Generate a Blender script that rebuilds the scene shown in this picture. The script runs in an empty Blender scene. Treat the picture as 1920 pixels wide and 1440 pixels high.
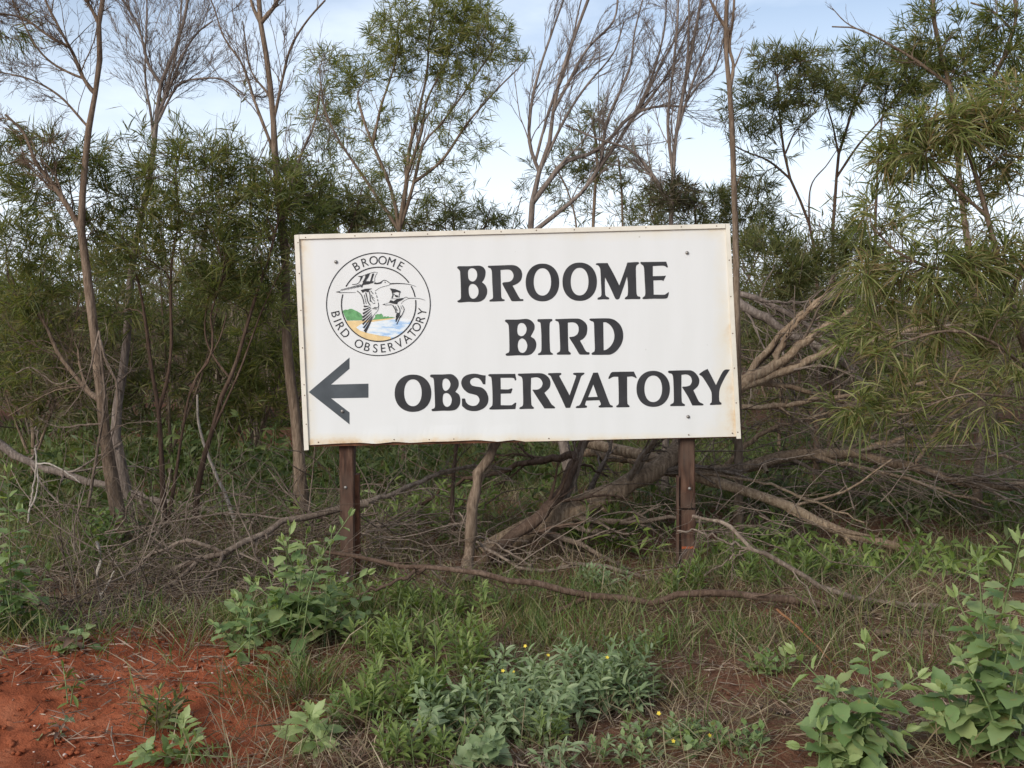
import bpy, math, random
import numpy as np
from mathutils import Vector, Matrix

rng = np.random.default_rng(11)
random.seed(5)
scene = bpy.context.scene
col = scene.collection

# ------------------------------------------------------------------ camera, sky, sun, exposure
F = 2027.0                      # focal length in photograph pixels (1920 wide)
CAM_H = 1.5
PITCH = math.atan(151.0 / F)    # looking slightly down
cam_data = bpy.data.cameras.new('camera')
cam_data.sensor_width = 36.0
cam_data.lens = 36.0 * F / 1920.0
cam_data.clip_start = 0.05
cam_data.clip_end = 2000.0
cam = bpy.data.objects.new('camera', cam_data)
cam.location = (0, 0, CAM_H)
cam.rotation_euler = (math.pi / 2 - PITCH, 0, 0)
col.objects.link(cam)
scene.camera = cam

SUN_ELEV, SUN_AZ = math.radians(30.0), math.radians(-38.0)   # behind the camera, to its left
world = bpy.data.worlds.new('World')
scene.world = world
world.use_nodes = True
wn, wl = world.node_tree.nodes, world.node_tree.links
wn.clear()
w_out = wn.new('ShaderNodeOutputWorld')
w_bg = wn.new('ShaderNodeBackground')
w_sky = wn.new('ShaderNodeTexSky')
w_sky.sky_type = 'NISHITA'
w_sky.sun_disc = False
w_sky.sun_elevation = SUN_ELEV
w_sky.sun_rotation = math.pi + SUN_AZ * -1.0
w_sky.dust_density = 1.2
w_sky.ozone_density = 3.0
w_tc = wn.new('ShaderNodeTexCoord')
w_map = wn.new('ShaderNodeMapping')
w_map.inputs['Scale'].default_value = (1.6, 1.6, 4.5)
w_noise = wn.new('ShaderNodeTexNoise')
w_noise.inputs['Scale'].default_value = 1.3
w_noise.inputs['Detail'].default_value = 7
w_noise.inputs['Roughness'].default_value = 0.55
w_ramp = wn.new('ShaderNodeValToRGB')
w_ramp.color_ramp.elements[0].position = 0.40
w_ramp.color_ramp.elements[0].color = (0.10, 0.10, 0.10, 1)
w_ramp.color_ramp.elements[1].position = 0.78
w_ramp.color_ramp.elements[1].color = (0.95, 0.95, 0.95, 1)
w_mix = wn.new('ShaderNodeMixRGB')
w_mix.inputs['Color2'].default_value = (9.0, 9.8, 10.9, 1)     # thin bright cloud
w_bg.inputs['Strength'].default_value = 0.105
wl.new(w_tc.outputs['Generated'], w_map.inputs['Vector'])
wl.new(w_map.outputs['Vector'], w_noise.inputs['Vector'])
wl.new(w_noise.outputs['Fac'], w_ramp.inputs['Fac'])
w_sep = wn.new('ShaderNodeSeparateXYZ')                       # thicker veil towards the horizon, all the way round
w_hz = wn.new('ShaderNodeMapRange')
w_hz.inputs['From Min'].default_value = 0.05
w_hz.inputs['From Max'].default_value = 0.30
w_hz.inputs['To Min'].default_value = 0.92
w_hz.inputs['To Max'].default_value = 0.12
w_max = wn.new('ShaderNodeMath'); w_max.operation = 'MAXIMUM'
wl.new(w_tc.outputs['Generated'], w_sep.inputs[0])
wl.new(w_sep.outputs['Z'], w_hz.inputs['Value'])
wl.new(w_hz.outputs[0], w_max.inputs[0])
wl.new(w_ramp.outputs['Color'], w_max.inputs[1])
wl.new(w_max.outputs[0], w_mix.inputs['Fac'])
wl.new(w_sky.outputs['Color'], w_mix.inputs['Color1'])
wl.new(w_mix.outputs['Color'], w_bg.inputs['Color'])
wl.new(w_bg.outputs['Background'], w_out.inputs['Surface'])

sun_data = bpy.data.lights.new('sun', 'SUN')
sun_data.energy = 2.5
sun_data.angle = math.radians(26)       # veiled by thin cloud
sun_data.color = (1.0, 0.955, 0.87)
sun = bpy.data.objects.new('sun', sun_data)
sd = Vector((math.sin(SUN_AZ) * math.cos(SUN_ELEV), -math.cos(SUN_AZ) * math.cos(SUN_ELEV), math.sin(SUN_ELEV)))
sun.rotation_euler = sd.to_track_quat('Z', 'Y').to_euler()
sun.location = (0, 0, 30)
col.objects.link(sun)

scene.view_settings.view_transform = 'Standard'
scene.view_settings.look = 'None'
scene.view_settings.exposure = 0.32
scene.view_settings.gamma = 1.0
scene.view_settings.use_curve_mapping = False
scene.render.engine = 'CYCLES'
scene.cycles.max_bounces = 6
scene.cycles.transparent_max_bounces = 4

# ------------------------------------------------------------------ measuring: a pixel of the photograph at a depth -> a point
cp, sp = math.cos(PITCH), math.sin(PITCH)


def ray(px, py):
    a, b = (px - 960.0) / F, (720.0 - py) / F
    return np.array([a, cp + b * sp, -sp + b * cp])


def P(px, py, Y):
    d = ray(px, py)
    return np.array([0, 0, CAM_H]) + d * (Y / d[1])


_w = np.random.default_rng(3).normal(size=(14, 4))


def height(x, y):
    x = np.asarray(x, float); y = np.asarray(y, float)
    z = np.zeros_like(x + y)
    for i in range(14):
        k = 0.5 * 1.35 ** i if i < 9 else 3.0 * 1.3 ** (i - 8)
        z = z + 0.035 / (1 + 0.55 * k) * np.sin(k * (x * _w[i, 0] + y * _w[i, 1]) * 0.8 + _w[i, 2] * 9)
    z = z + 0.13 * np.exp(-((x + 1.9) / 1.1) ** 2 - ((y - 4.2) / 0.7) ** 2)
    z = z - 0.10 * np.exp(-((y - 2.2) / 1.2) ** 2)
    return z


def G(px, py):
    d = ray(px, py)
    t = 4.0
    for _ in range(30):
        z = float(height(d[0] * t, d[1] * t))
        t = 0.5 * t + 0.5 * min(60.0, (z - CAM_H) / min(d[2], -1e-3))
    return np.array([0, 0, CAM_H]) + d * t


# ------------------------------------------------------------------ building helpers
def link(name, data, parent=None):
    o = bpy.data.objects.new(name, data)
    col.objects.link(o)
    if parent is not None:
        o.parent = parent
        o.location = -Vector(parent['_o']) if '_o' in parent else Vector((0, 0, 0))
    return o


def mesh_np(name, V, Q=None, T=None, mat=None, smooth=True):
    """V (n,3); Q (m,4) quads; T (k,3) triangles."""
    me = bpy.data.meshes.new(name)
    V = np.asarray(V, np.float32)
    loops, starts, n = [], [], 0
    nq = 0 if Q is None else len(Q)
    nt = 0 if T is None else len(T)
    if nq: loops.append(np.asarray(Q, np.int32).ravel())
    if nt: loops.append(np.asarray(T, np.int32).ravel())
    loops = np.concatenate(loops)
    starts = np.concatenate([np.arange(nq, dtype=np.int32) * 4, nq * 4 + np.arange(nt, dtype=np.int32) * 3]).astype(np.int32)
    me.vertices.add(len(V)); me.vertices.foreach_set('co', V.ravel())
    me.loops.add(len(loops)); me.loops.foreach_set('vertex_index', loops)
    me.polygons.add(len(starts)); me.polygons.foreach_set('loop_start', starts)
    me.polygons.foreach_set('use_smooth', np.full(len(starts), smooth))
    me.update(calc_edges=True)
    if mat: me.materials.append(mat)
    return me


def tag(o, label=None, cat=None, group=None, kind=None):
    if label: o['label'] = label
    if cat: o['category'] = cat
    if group: o['group'] = group
    if kind: o['kind'] = kind
    return o


def thing(name, loc, label, cat, group=None):
    o = bpy.data.objects.new(name, None)
    o.empty_display_size = 0.1
    o.location = [float(v) for v in loc]
    col.objects.link(o)
    tag(o, label, cat, group)
    return o


def part(name, me, root, kind=None):
    """me is in world coordinates; the root has a location only."""
    o = bpy.data.objects.new(name, me)
    col.objects.link(o)
    o.parent = root
    o.location = -root.location
    if kind: o['kind'] = kind
    return o


def norm(a):
    return a / np.maximum(np.linalg.norm(a, axis=-1, keepdims=True), 1e-9)


def resample(pts, K):
    """smooth a polyline (n,d) by Catmull-Rom and resample to K points."""
    p = np.asarray(pts, float)
    if len(p) == 2:
        t = np.linspace(0, 1, K)[:, None]
        return p[0] * (1 - t) + p[1] * t
    q = np.vstack([2 * p[0] - p[1], p, 2 * p[-1] - p[-2]])
    out = []
    for i in range(1, len(q) - 2):
        t = np.linspace(0, 1, 12, endpoint=False)[:, None]
        a, b, c, d = q[i - 1], q[i], q[i + 1], q[i + 2]
        out.append(0.5 * ((2 * b) + (c - a) * t + (2 * a - 5 * b + 4 * c - d) * t ** 2 + (3 * b - a - 3 * c + d) * t ** 3))
    out = np.vstack(out + [p[-1:]])
    s = np.concatenate([[0], np.cumsum(np.linalg.norm(np.diff(out[:, :3], axis=0), axis=1))])
    u = np.linspace(0, s[-1], K)
    return np.stack([np.interp(u, s, out[:, j]) for j in range(out.shape[1])], 1)


def tubes(Pn, R, S=5, knob=0.0):
    """Pn (N,K,3), R (N,K) -> V, Q"""
    N, K, _ = Pn.shape
    T = norm(np.gradient(Pn, axis=1))
    m = norm(Pn[:, -1] - Pn[:, 0])
    ref = np.eye(3)[np.argmin(np.abs(m), axis=1)][:, None, :]
    n1 = norm(np.cross(T, ref)); n2 = np.cross(T, n1)
    a = np.arange(S) / S * 2 * np.pi
    rr = R[:, :, None] * (1 + knob * rng.normal(size=(N, K, S))) if knob else np.repeat(R[:, :, None], S, 2)
    V = Pn[:, :, None, :] + rr[..., None] * (np.cos(a)[None, None, :, None] * n1[:, :, None, :] + np.sin(a)[None, None, :, None] * n2[:, :, None, :])
    idx = np.arange(N * K * S).reshape(N, K, S)
    A = idx[:, :-1, :]; B = np.roll(A, -1, 2); D = idx[:, 1:, :]; C = np.roll(D, -1, 2)
    Q = np.stack([A, B, C, D], -1).reshape(-1, 4)
    return V.reshape(-1, 3), Q


def join(parts):
    Vs, Qs, n = [], [], 0
    for V, Q in parts:
        Vs.append(V); Qs.append(Q + n); n += len(V)
    return np.vstack(Vs), np.vstack(Qs)


def grow(Pp, Rp, n, tr=(0.3, 1.0), ang=(40, 12), ratio=0.45, K=5, wander=0.25, trop=(0, 0, 0.2), rr=0.5, L=None):
    """n children on each parent branch."""
    N, Kp, _ = Pp.shape
    i = np.repeat(np.arange(N), n)
    t = rng.uniform(*tr, size=len(i))
    f = t * (Kp - 1); k = np.minimum(f.astype(int), Kp - 2); w = (f - k)[:, None]
    p = Pp[i, k] * (1 - w) + Pp[i, k + 1] * w
    d = norm(Pp[i, k + 1] - Pp[i, k])
    r = Rp[i, k]
    Lp = np.linalg.norm(np.diff(Pp, axis=1), axis=2).sum(1)[i] if L is None else np.full(len(i), L)
    x = rng.normal(size=d.shape); x = norm(x - (x * d).sum(1, keepdims=True) * d)
    a = np.radians(rng.normal(ang[0], ang[1], size=len(i)))[:, None]
    d = norm(np.cos(a) * d + np.sin(a) * x)
    ln = Lp * ratio * rng.uniform(0.55, 1.25, len(i)) * (1.1 - 0.45 * t)
    out = [p]
    for _ in range(K - 1):
        d = norm(d + wander * rng.normal(size=d.shape) + np.array(trop))
        p = p + d * (ln / (K - 1))[:, None]
        out.append(p)
    C = np.stack(out, 1)
    r0 = np.maximum(r * rr, 0.0012)
    R = r0[:, None] * np.linspace(1, 0.4, K)[None]
    return C, R


def connect(srcP, srcT, srcR, Q, K=7, rmin=0.002, rmax=None, bow=0.35, noise=0.05, zpen=0.8, maxd=None):
    """twigs from the nearest fitting source point to each target."""
    d = Q[:, None, :] - srcP[None]
    L = np.linalg.norm(d, axis=2)
    cosang = (d * srcT[None]).sum(2) / np.maximum(L, 1e-6)
    cost = L * (1.5 - 0.55 * cosang) + zpen * np.maximum(0, srcP[None, :, 2] - Q[:, None, 2])
    cost = cost * rng.uniform(0.85, 1.15, cost.shape)
    j = np.argmin(cost, 1)
    p0 = srcP[j]; dist = np.linalg.norm(Q - p0, axis=1)[:, None]
    p1 = p0 + srcT[j] * dist * bow
    p2 = Q - norm(Q - p1) * dist * 0.3 + np.array([0, 0, -0.06]) * dist
    t = np.linspace(0, 1, K)[None, :, None]
    B = ((1 - t) ** 3) * p0[:, None] + 3 * ((1 - t) ** 2) * t * p1[:, None] + 3 * (1 - t) * t ** 2 * p2[:, None] + t ** 3 * Q[:, None]
    nz = rng.normal(size=B.shape) * noise * dist[:, :, None] * np.linspace(0, 1, K)[None, :, None]
    nz[:, 0] = 0
    B = B + nz * 0.5
    r0 = np.clip(0.007 * dist[:, 0] ** 0.8, rmin, None)
    r0 = np.minimum(r0, srcR[j] * 0.75)
    if rmax: r0 = np.minimum(r0, rmax)
    R = r0[:, None] * np.linspace(1, 0.35, K)[None]
    return B, R


def sources(C, R, t0=0.0):
    K = C.shape[1]; a = int(t0 * K)
    T = norm(np.gradient(C, axis=1))
    return C[:, a:].reshape(-1, 3), T[:, a:].reshape(-1, 3), R[:, a:].reshape(-1)


def leaf_strips(base, d, ln, wd, rows=3, bend=0.25, grav=0.25):
    N = len(base)
    x = rng.normal(size=d.shape)
    s = norm(np.cross(d, x))
    up = np.cross(s, d)
    prof = {3: [0.35, 1.0, 0.06], 4: [0.3, 1.0, 0.85, 0.05]}[rows]
    b = rng.normal(0, bend, N)[:, None]
    V = []
    for i, w in enumerate(prof):
        t = i / (rows - 1)
        c = base + d * (ln * t)[:, None] + up * (b * (ln * t * t)[:, None]) + np.array([0, 0, -1]) * (grav * ln * t * t)[:, None]
        V.append(c - s * (wd * w * 0.5)[:, None]); V.append(c + s * (wd * w * 0.5)[:, None])
    V = np.stack(V, 1)
    idx = np.arange(N * rows * 2).reshape(N, rows, 2)
    Q = np.stack([idx[:, :-1, 0], idx[:, :-1, 1], idx[:, 1:, 1], idx[:, 1:, 0]], -1).reshape(-1, 4)
    return V.reshape(-1, 3), Q


def leaves_on(C, n, ln, wd, ang=(38, 14), up=0.1, tr=(0.25, 1.0), rows=3, bend=0.2, grav=0.15):
    N, K, _ = C.shape
    i = np.repeat(np.arange(N), n)
    f = rng.uniform(*tr, size=len(i)) * (K - 1)
    k = np.minimum(f.astype(int), K - 2); w = (f - k)[:, None]
    p = C[i, k] * (1 - w) + C[i, k + 1] * w
    d = norm(C[i, k + 1] - C[i, k])
    x = rng.normal(size=d.shape); x = norm(x - (x * d).sum(1, keepdims=True) * d)
    a = np.radians(rng.normal(*ang, size=len(i)))[:, None]
    d = norm(np.cos(a) * d + np.sin(a) * x + np.array([0, 0, up]))
    L = ln * rng.uniform(0.45, 1.35, len(i)); W = wd * rng.uniform(0.75, 1.2, len(i))
    return leaf_strips(p, d, L, W, rows, bend, grav)


# ------------------------------------------------------------------ materials
def new_mat(name):
    m = bpy.data.materials.new(name); m.use_nodes = True
    n, l = m.node_tree.nodes, m.node_tree.links
    return m, n, l, n['Principled BSDF'], n['Material Output']


def ramp(n, stops):
    r = n.new('ShaderNodeValToRGB')
    cr = r.color_ramp
    while len(cr.elements) < len(stops): cr.elements.new(0.5)
    for e, (p, c) in zip(cr.elements, stops):
        e.position = p; e.color = (*c, 1)
    return r


def leaf_mat(name, cols, trans=0.35, rough=0.5, patch=0.6, spots=None):
    m, n, l, b, out = new_mat(name)
    geo = n.new('ShaderNodeNewGeometry'); oi = n.new('ShaderNodeObjectInfo')
    add = n.new('ShaderNodeMath'); add.operation = 'ADD'
    fr = n.new('ShaderNodeMath'); fr.operation = 'FRACT'
    l.new(geo.outputs['Random Per Island'], add.inputs[0]); l.new(oi.outputs['Random'], add.inputs[1]); l.new(add.outputs[0], fr.inputs[0])
    tc = n.new('ShaderNodeTexCoord'); nz = n.new('ShaderNodeTexNoise')
    nz.inputs['Scale'].default_value = 2.2; nz.inputs['Detail'].default_value = 2
    l.new(geo.outputs['Position'], nz.inputs['Vector'])
    mx = n.new('ShaderNodeMath'); mx.operation = 'MULTIPLY_ADD'; mx.inputs[1].default_value = patch
    sub = n.new('ShaderNodeMath'); sub.operation = 'SUBTRACT'; sub.inputs[1].default_value = 0.5
    l.new(nz.outputs['Fac'], sub.inputs[0]); l.new(sub.outputs[0], mx.inputs[0]); l.new(fr.outputs[0], mx.inputs[2])
    k = len(cols)
    r = ramp(n, [(0.1 + 0.8 * i / max(1, k - 1), c) for i, c in enumerate(cols)])
    l.new(mx.outputs[0], r.inputs['Fac'])
    if spots:                                                   # insect marks, dust and yellowing
        sp_ = n.new('ShaderNodeTexNoise'); sp_.inputs['Scale'].default_value = 42; sp_.inputs['Detail'].default_value = 4
        l.new(geo.outputs['Position'], sp_.inputs['Vector'])
        sr = ramp(n, [(0.60, (0, 0, 0)), (0.72, (0.8, 0.8, 0.8))]); l.new(sp_.outputs['Fac'], sr.inputs['Fac'])
        sm = n.new('ShaderNodeMixRGB'); sm.inputs['Color2'].default_value = (*spots, 1)
        l.new(sr.outputs['Color'], sm.inputs['Fac']); l.new(r.outputs['Color'], sm.inputs['Color1']); r = sm
    l.new(r.outputs[0], b.inputs['Base Color'])
    b.inputs['Roughness'].default_value = rough
    b.inputs['Specular IOR Level'].default_value = 0.35
    tr = n.new('ShaderNodeBsdfTranslucent'); ms = n.new('ShaderNodeMixShader')
    br = n.new('ShaderNodeMixRGB'); br.blend_type = 'MULTIPLY'; br.inputs['Fac'].default_value = 1
    br.inputs['Color2'].default_value = (1.3, 1.35, 0.6, 1)
    l.new(r.outputs[0], br.inputs['Color1']); l.new(br.outputs['Color'], tr.inputs['Color'])
    ms.inputs['Fac'].default_value = trans
    l.new(b.outputs[0], ms.inputs[1]); l.new(tr.outputs[0], ms.inputs[2]); l.new(ms.outputs[0], out.inputs['Surface'])
    return m


def bark_mat(name, cols, scale=24.0, bump=0.8):
    m, n, l, b, out = new_mat(name)
    tc = n.new('ShaderNodeTexCoord'); mp = n.new('ShaderNodeMapping'); mp.inputs['Scale'].default_value = (2.2, 2.2, 0.45)
    nz = n.new('ShaderNodeTexNoise'); nz.inputs['Scale'].default_value = scale; nz.inputs['Detail'].default_value = 6; nz.inputs['Roughness'].default_value = 0.65
    n2 = n.new('ShaderNodeTexNoise'); n2.inputs['Scale'].default_value = 2.0; n2.inputs['Detail'].default_value = 3
    l.new(tc.outputs['Object'], mp.inputs['Vector']); l.new(mp.outputs['Vector'], nz.inputs['Vector']); l.new(tc.outputs['Object'], n2.inputs['Vector'])
    geo = n.new('ShaderNodeNewGeometry')
    a1 = n.new('ShaderNodeMath'); a1.operation = 'MULTIPLY_ADD'; a1.inputs[1].default_value = 0.55
    a2 = n.new('ShaderNodeMath'); a2.operation = 'MULTIPLY_ADD'; a2.inputs[1].default_value = 0.25; 
    l.new(n2.outputs['Fac'], a1.inputs[0]); l.new(nz.outputs['Fac'], a1.inputs[2])
    l.new(geo.outputs['Random Per Island'], a2.inputs[0]); l.new(a1.outputs[0], a2.inputs[2])
    sb = n.new('ShaderNodeMath'); sb.operation = 'SUBTRACT'; sb.inputs[1].default_value = 0.4
    l.new(a2.outputs[0], sb.inputs[0])
    k = len(cols)
    r = ramp(n, [(0.22 + 0.56 * i / max(1, k - 1), c) for i, c in enumerate(cols)])
    l.new(sb.outputs[0], r.inputs['Fac']); l.new(r.outputs['Color'], b.inputs['Base Color'])
    b.inputs['Roughness'].default_value = 0.95
    b.inputs['Specular IOR Level'].default_value = 0.15
    bp = n.new('ShaderNodeBump'); bp.inputs['Strength'].default_value = bump; bp.inputs['Distance'].default_value = 0.025
    l.new(nz.outputs['Fac'], bp.inputs['Height']); l.new(bp.outputs['Normal'], b.inputs['Normal'])
    return m


def flat_mat(name, c, rough=0.6, var=0.0, scale=30, bump=0.0, metal=0.0):
    m, n, l, b, out = new_mat(name)
    b.inputs['Roughness'].default_value = rough; b.inputs['Metallic'].default_value = metal
    b.inputs['Specular IOR Level'].default_value = 0.3
    if var:
        tc = n.new('ShaderNodeTexCoord'); nz = n.new('ShaderNodeTexNoise'); nz.inputs['Scale'].default_value = scale; nz.inputs['Detail'].default_value = 5
        l.new(tc.outputs['Object'], nz.inputs['Vector'])
        r = ramp(n, [(0.3, tuple(v * (1 - var) for v in c)), (0.7, tuple(v * (1 + var) for v in c))])
        l.new(nz.outputs['Fac'], r.inputs['Fac']); l.new(r.outputs['Color'], b.inputs['Base Color'])
        if bump:
            bp = n.new('ShaderNodeBump'); bp.inputs['Strength'].default_value = bump; bp.inputs['Distance'].default_value = 0.01
            l.new(nz.outputs['Fac'], bp.inputs['Height']); l.new(bp.outputs['Normal'], b.inputs['Normal'])
    else:
        b.inputs['Base Color'].default_value = (*c, 1)
    return m


M = {}
M['bark_brown'] = bark_mat('bark_brown', [(0.060, 0.040, 0.028), (0.16, 0.112, 0.078), (0.31, 0.23, 0.165)])
M['bark_dark'] = bark_mat('bark_dark', [(0.045, 0.028, 0.019), (0.105, 0.066, 0.046), (0.19, 0.13, 0.095)])
M['bark_grey'] = bark_mat('bark_grey', [(0.085, 0.064, 0.052), (0.19, 0.148, 0.122), (0.35, 0.285, 0.24)])
M['scrub_stem'] = bark_mat('scrub_stem', [(0.075, 0.055, 0.040), (0.17, 0.13, 0.098), (0.28, 0.225, 0.175)])
M['dead_wood'] = bark_mat('dead_wood', [(0.075, 0.049, 0.032), (0.25, 0.172, 0.112), (0.46, 0.345, 0.235)], bump=0.9)
M['dead_twig'] = bark_mat('dead_twig', [(0.070, 0.050, 0.036), (0.175, 0.130, 0.098), (0.33, 0.26, 0.205)])
M['pale_stick'] = bark_mat('pale_stick', [(0.30, 0.25, 0.20), (0.42, 0.36, 0.30), (0.5, 0.45, 0.38)])
M['orange_stick'] = bark_mat('orange_stick', [(0.16, 0.075, 0.035), (0.24, 0.115, 0.055), (0.32, 0.18, 0.10)])
M['leaf_dark'] = leaf_mat('leaf_dark', [(0.060, 0.078, 0.022), (0.118, 0.142, 0.040), (0.185, 0.205, 0.062), (0.24, 0.20, 0.085)], trans=0.5)
M['leaf_olive'] = leaf_mat('leaf_olive', [(0.075, 0.088, 0.032), (0.130, 0.145, 0.052), (0.185, 0.190, 0.075), (0.22, 0.185, 0.095)], trans=0.5)
M['leaf_top'] = leaf_mat('leaf_top', [(0.085, 0.105, 0.028), (0.16, 0.180, 0.048), (0.24, 0.245, 0.075), (0.29, 0.26, 0.10)], trans=0.5)
M['leaf_long'] = leaf_mat('leaf_long', [(0.080, 0.100, 0.028), (0.15, 0.178, 0.050), (0.23, 0.250, 0.082), (0.36, 0.35, 0.16), (0.27, 0.19, 0.10)], trans=0.5)
M['leaf_grey'] = leaf_mat('leaf_grey', [(0.055, 0.070, 0.042), (0.095, 0.112, 0.070), (0.14, 0.15, 0.10)])
M['leaf_brown'] = leaf_mat('leaf_brown', [(0.06, 0.045, 0.028), (0.11, 0.085, 0.05), (0.07, 0.085, 0.03)])
M['leaf_scrub'] = leaf_mat('leaf_scrub', [(0.090, 0.095, 0.034), (0.14, 0.145, 0.052), (0.18, 0.180, 0.070), (0.20, 0.16, 0.09)], trans=0.5)
M['weed'] = leaf_mat('weed', [(0.14, 0.215, 0.075), (0.195, 0.275, 0.105), (0.25, 0.33, 0.14), (0.29, 0.34, 0.14)], trans=0.35, spots=(0.30, 0.24, 0.09))
M['weed_tip'] = leaf_mat('weed_tip', [(0.25, 0.32, 0.12), (0.32, 0.38, 0.16)], trans=0.35)
M['herb'] = leaf_mat('herb', [(0.125, 0.180, 0.042), (0.18, 0.235, 0.062), (0.24, 0.29, 0.09)], trans=0.35)
M['grey_shrub'] = leaf_mat('grey_shrub', [(0.155, 0.210, 0.095), (0.205, 0.262, 0.13), (0.28, 0.33, 0.18)], trans=0.25, rough=0.75)
M['undergrowth'] = leaf_mat('undergrowth', [(0.060, 0.090, 0.024), (0.100, 0.130, 0.038), (0.145, 0.170, 0.056)])
M['grass'] = leaf_mat('grass', [(0.060, 0.098, 0.022), (0.105, 0.155, 0.038), (0.155, 0.190, 0.06), (0.24, 0.20, 0.10)])
M['dry_grass'] = leaf_mat('dry_grass', [(0.12, 0.085, 0.048), (0.22, 0.16, 0.095), (0.34, 0.265, 0.17), (0.14, 0.14, 0.06)], trans=0.2)
M['litter'] = leaf_mat('litter', [(0.075, 0.040, 0.027), (0.15, 0.090, 0.060), (0.23, 0.155, 0.108), (0.34, 0.26, 0.19)], trans=0.05)
M['stem_green'] = flat_mat('stem_green', (0.15, 0.20, 0.075), 0.6, 0.25, 20)
M['stem_brown'] = flat_mat('stem_brown', (0.12, 0.085, 0.05), 0.8, 0.3, 20)
M['yellow'] = flat_mat('yellow_petal', (0.62, 0.47, 0.05), 0.6)
M['pebble'] = flat_mat('pebble', (0.50, 0.38, 0.32), 0.9, 0.3, 8)

# ------------------------------------------------------------------ ground and setting
def build_ground():
    xs = np.concatenate([-np.geomspace(300, 4.2, 26), np.linspace(-4, 4, 161), np.geomspace(4.2, 300, 26)])
    ys = np.concatenate([-np.geomspace(300, 0.6, 18), np.linspace(0.0, 2.4, 12), np.linspace(2.5, 8.5, 151), np.geomspace(8.7, 600, 40)])
    X, Y = np.meshgrid(xs, ys)
    Z = height(X, Y)
    near = np.exp(-((X / 4) ** 2 + ((Y - 4.5) / 3) ** 2))
    Z = Z + near * 0.011 * rng.normal(size=Z.shape)
    V = np.stack([X, Y, Z], -1).reshape(-1, 3)
    nx, ny = len(xs), len(ys)
    i = np.arange(nx * ny).reshape(ny, nx)
    Q = np.stack([i[:-1, :-1], i[:-1, 1:], i[1:, 1:], i[1:, :-1]], -1).reshape(-1, 4)
    m, n, l, b, out = new_mat('red_soil')
    tc = n.new('ShaderNodeTexCoord')
    def noise(scale, det=5, rough=0.6):
        z = n.new('ShaderNodeTexNoise'); z.inputs['Scale'].default_value = scale; z.inputs['Detail'].default_value = det; z.inputs['Roughness'].default_value = rough
        l.new(tc.outputs['Object'], z.inputs['Vector']); return z
    big, mid, fine = noise(1.1, 4), noise(6, 6), noise(60, 6, 0.7)
    r = ramp(n, [(0.30, (0.135, 0.040, 0.020)), (0.50, (0.30, 0.084, 0.038)), (0.70, (0.41, 0.145, 0.074))])
    l.new(mid.outputs['Fac'], r.inputs['Fac'])
    r2 = ramp(n, [(0.35, (0.085, 0.044, 0.028)), (0.65, (0.185, 0.115, 0.075))])   # old litter trodden into the soil
    l.new(fine.outputs['Fac'], r2.inputs['Fac'])
    # litter lies thicker away from the bare bank by the road
    sx = n.new('ShaderNodeSeparateXYZ'); l.new(tc.outputs['Object'], sx.inputs[0])
    mx = n.new('ShaderNodeMapRange'); mx.inputs['From Min'].default_value = -1.15; mx.inputs['From Max'].default_value = -0.55
    my = n.new('ShaderNodeMapRange'); my.inputs['From Min'].default_value = 4.10; my.inputs['From Max'].default_value = 4.75
    l.new(sx.outputs['X'], mx.inputs['Value']); l.new(sx.outputs['Y'], my.inputs['Value'])
    mm = n.new('ShaderNodeMath'); mm.operation = 'MAXIMUM'; l.new(mx.outputs[0], mm.inputs[0]); l.new(my.outputs[0], mm.inputs[1])
    ad = n.new('ShaderNodeMath'); ad.operation = 'ADD'; l.new(mm.outputs[0], ad.inputs[0]); l.new(big.outputs['Fac'], ad.inputs[1])
    r3 = ramp(n, [(0.55, (0, 0, 0)), (0.95, (0.95, 0.95, 0.95)), ])
    ad2 = n.new('ShaderNodeMath'); ad2.operation = 'MULTIPLY_ADD'; ad2.inputs[1].default_value = 0.5
    l.new(ad.outputs[0], ad2.inputs[0]); 
    sc = n.new('ShaderNodeMath'); sc.operation = 'MULTIPLY'; sc.inputs[1].default_value = 0.35
    l.new(mid.outputs['Fac'], sc.inputs[0]); l.new(sc.outputs[0], ad2.inputs[2])
    l.new(ad2.outputs[0], r3.inputs['Fac'])
    mix = n.new('ShaderNodeMixRGB'); l.new(r3.outputs['Color'], mix.inputs['Fac']); l.new(r.outputs['Color'], mix.inputs['Color1']); l.new(r2.outputs['Color'], mix.inputs['Color2'])
    l.new(mix.outputs['Color'], b.inputs['Base Color'])
    b.inputs['Roughness'].default_value = 1.0; b.inputs['Specular IOR Level'].default_value = 0.08
    hs = n.new('ShaderNodeMath'); hs.operation = 'MULTIPLY_ADD'; hs.inputs[1].default_value = 0.35
    l.new(fine.outputs['Fac'], hs.inputs[0]); l.new(mid.outputs['Fac'], hs.inputs[2])
    bp = n.new('ShaderNodeBump'); bp.inputs['Strength'].default_value = 0.9; bp.inputs['Distance'].default_value = 0.05
    l.new(hs.outputs[0], bp.inputs['Height']); l.new(bp.outputs['Normal'], b.inputs['Normal'])
    o = bpy.data.objects.new('ground', mesh_np('ground', V, Q, mat=m)); col.objects.link(o)
    tag(o, 'red sandy roadside soil with trodden leaf litter', None, None, 'structure')


build_ground()

# ------------------------------------------------------------------ the sign
YS = 5.83


def S(px, py, n=0.0):
    """point on the sign's face, n metres towards the road"""
    p = P(px, py, YS)
    p[1] -= n
    return p


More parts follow.
